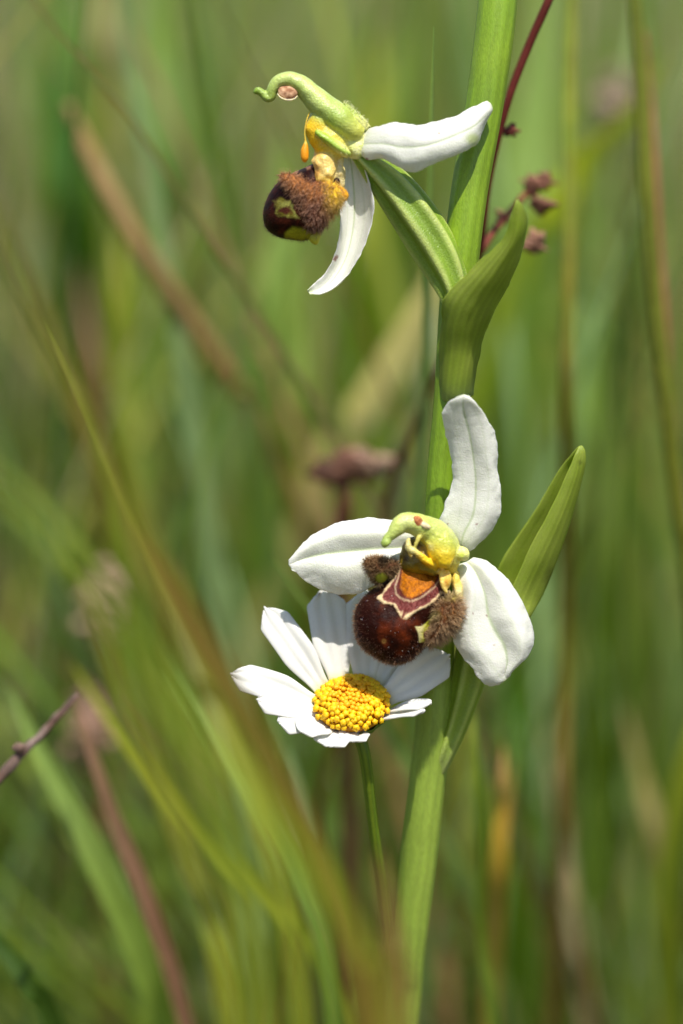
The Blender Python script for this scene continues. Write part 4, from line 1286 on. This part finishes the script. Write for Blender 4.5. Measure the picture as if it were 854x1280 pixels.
# foreground, out of focus, nearer than the flowers
fg = 'blurred foreground grass blades'
B('long olive brown blade crossing in front from the left edge to the bottom', [(-40, 200, -9.28), (20, 330, -9.28), (90, 480, -9.13), (160, 640, -8.99), (240, 800, -8.70), (330, 950, -8.41), (400, 1090, -8.12), (460, 1300, -7.83)], .22, OLV, lin(140, 110, 50), group=fg, keep=.3)
B('reddish brown blade along the right side of the long foreground blade', [(170, 640, -6.96), (215, 720, -6.96), (280, 840, -6.82), (345, 960, -6.67), (400, 1070, -6.52), (440, 1180, -6.38), (470, 1300, -6.23)], .2, lin(174, 134, 76), lin(150, 118, 66), group=fg, keep=.3)
B('slender yellow green blade tip starting above the long foreground blade', [(52, 404, -3.19), (78, 462, -3.62), (110, 535, -4.35), (150, 630, -5.22), (205, 750, -6.09), (270, 890, -6.67), (330, 1040, -6.96), (380, 1300, -6.96)], .11, lin(150, 164, 50), GY, group=fg, keep=.3)
B('bright green blade edge passing left of the daisy', [(150, 620, -4.93), (210, 760, -4.93), (270, 880, -4.93), (330, 1000, -4.93), (380, 1110, -4.93), (420, 1300, -4.93)], .10, lin(130, 160, 64), lin(130, 158, 60), group=fg, keep=.3)
B('yellow green blade crossing in front of the daisy stem foot', [(270, 920, -10.15), (330, 1000, -10.15), (400, 1090, -9.86), (455, 1190, -9.57), (490, 1300, -9.28)], .15, GY, OLV, group=fg, keep=.3)
B('olive foreground blade rising from the bottom left', [(100, 720, -7.25), (140, 830, -7.25), (190, 950, -7.25), (240, 1080, -7.25), (290, 1300, -7.25)], .15, OLV, GY, group=fg, keep=.3)
B('faint green blade across the left edge in front', [(-60, 560, -11.60), (20, 620, -11.60), (100, 700, -11.60), (190, 830, -11.02), (270, 1000, -10.73), (330, 1300, -10.15)], .18, GB, GY, group=fg, keep=.3)
B('reddish blade rising in front of the orchid stem foot', [(474, 1060, -7.25), (484, 1120, -7.25), (496, 1200, -7.25), (504, 1300, -7.25)], .14, lin(150, 110, 70), lin(140, 120, 60), group=fg, keep=.3)

# twig at the left edge
tw = empty('twig', W((-150, 1130, -1.2 / S))[0])
tag(tw, 'short grey brown twig poking in from the left edge', 'twig')
tube('shoot', px_path([(97, 868, 1.9), (70, 898, 1.8), (46, 924, 1.7), (28, 940, 1.6), (0, 972, 1.5), (-60, 1040, 1.4), (-150, 1130, 1.2), (-210, 1400, 1.2), (-230, 2000, 1.5), (-230, 2480, 3.0)]),
     [.03, .045, .05, .062, .062, .07, .08, .09, .1, .1], M_TWIG, tw, lambda t, a, V: mixc(lin(140, 122, 112), lin(90, 68, 58), np.clip(.5 + fbm(V, 3, 1), 0, 1)), n=90, sides=12, px=False, lump=.35)
blob('bud', ell(24, 935, 8, 7), (24, 935), -1.5 / S, 7, 6, M_TWIG, tw, lambda P: np.tile(lin(120, 96, 84), (len(P), 1)), nr=12, ns=18, lump=2)


# ------------------------------------------------------------------ the meadow mass
def mass(name, n, yr, hr_, wr_, palette, seed, label, lean=.35, xr=None, drift=None):
    R_ = np.random.RandomState(seed)
    V, fs, cc = [], [], []
    for k in range(n):
        y = yr[0] + (yr[1] - yr[0]) * R_.rand() ** 1.4
        hx = 8 + (y + 40) * .30
        x = R_.uniform(-hx, hx) if xr is None else R_.uniform(*xr)
        patch = noise.noise(Vector((x * .16, y * .08, seed)))
        shade_ = 1 + .5 * noise.noise(Vector((x * .2, y * .1, seed + 40)))
        pal = palette
        idx = R_.rand() + patch * .5
        c = pal[int(np.clip(idx, 0, .999) * len(pal))] * R_.uniform(.6, 1.3) * shade_
        h = R_.uniform(*hr_); wd = R_.uniform(*wr_) * .5
        a = R_.uniform(0, 6.28); le = abs(R_.normal(0, lean))
        if drift is not None: a = drift + R_.normal(0, .3); le = max(.1, R_.normal(lean, .22))
        dx, dy = math.cos(a) * le * h, math.sin(a) * le * h
        fa = R_.uniform(0, math.pi)
        sx, sy = math.cos(fa) * wd, math.sin(fa) * wd
        b = len(V)
        z0 = -.6
        for t in (0, .3, .6, .85, 1):
            q = t ** (1.8 if drift is None else 1.15)
            px_, py_, pz = x + dx * q, y + dy * q, z0 + h * (t - .25 * le * t * t)
            wv = (.7, 1, .8, .45, .05)[(0, .3, .6, .85, 1).index(t)]
            V += [(px_ - sx * wv, py_ - sy * wv, pz), (px_ + sy * .3 * wv, py_ - sx * .3 * wv, pz), (px_ + sx * wv, py_ + sy * wv, pz)]
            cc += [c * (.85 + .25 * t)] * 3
        for i in range(4):
            for j in range(2):
                fs.append((b + i * 3 + j, b + i * 3 + j + 1, b + i * 3 + j + 4, b + i * 3 + j + 3))
    o = mesh_obj(name, V, fs, M_GRASS, None, np.array(cc), origin=(0, 0, 0))
    tag(o, label, 'grass', kind='stuff')
    return o


def dim(L_, k): return [c * k for c in L_]


PAL = dim([lin(186, 172, 140), lin(150, 130, 100), lin(196, 186, 156), lin(160, 170, 86), lin(134, 158, 84), lin(150, 174, 116), lin(92, 116, 54), lin(150, 158, 84), lin(150, 174, 122), lin(84, 104, 44), lin(166, 150, 110), lin(134, 156, 84), lin(164, 166, 90), lin(150, 176, 70), lin(140, 170, 80), lin(170, 184, 70)], .95)
PALG = dim([lin(140, 164, 84), lin(158, 184, 122), lin(120, 150, 60), lin(176, 182, 80), lin(150, 178, 124), lin(70, 100, 34), lin(150, 116, 84), lin(186, 170, 130), lin(110, 140, 56), lin(90, 110, 44), lin(150, 176, 80), lin(160, 180, 80)], .88)
mass('meadow_grass', 5200, (26, 190), (9, 24), (.2, .7), PAL, 5, 'dense blurred green and straw meadow grass filling the background')
mass('slender_grass', 1150, (9, 50), (9, 27), (.10, .34), PALG, 21, 'slender green grass close behind the orchid, softly blurred', lean=.3)
mass('leaning_grass', 300, (9, 34), (10, 22), (.06, .2), PALG, 33, 'thin grass leaning to the left behind the daisy, softly blurred', lean=.75, xr=(-8, 7), drift=math.pi)
mass('low_grass', 6500, (10, 110), (1.5, 7), (.15, .5), PAL, 6, 'short mixed green and dry grass covering the ground behind the orchid', lean=.8)
mass('distant_grass', 3000, (180, 700), (15, 45), (1.5, 4), PAL, 8, 'far meadow grass beyond the rest', lean=.3)
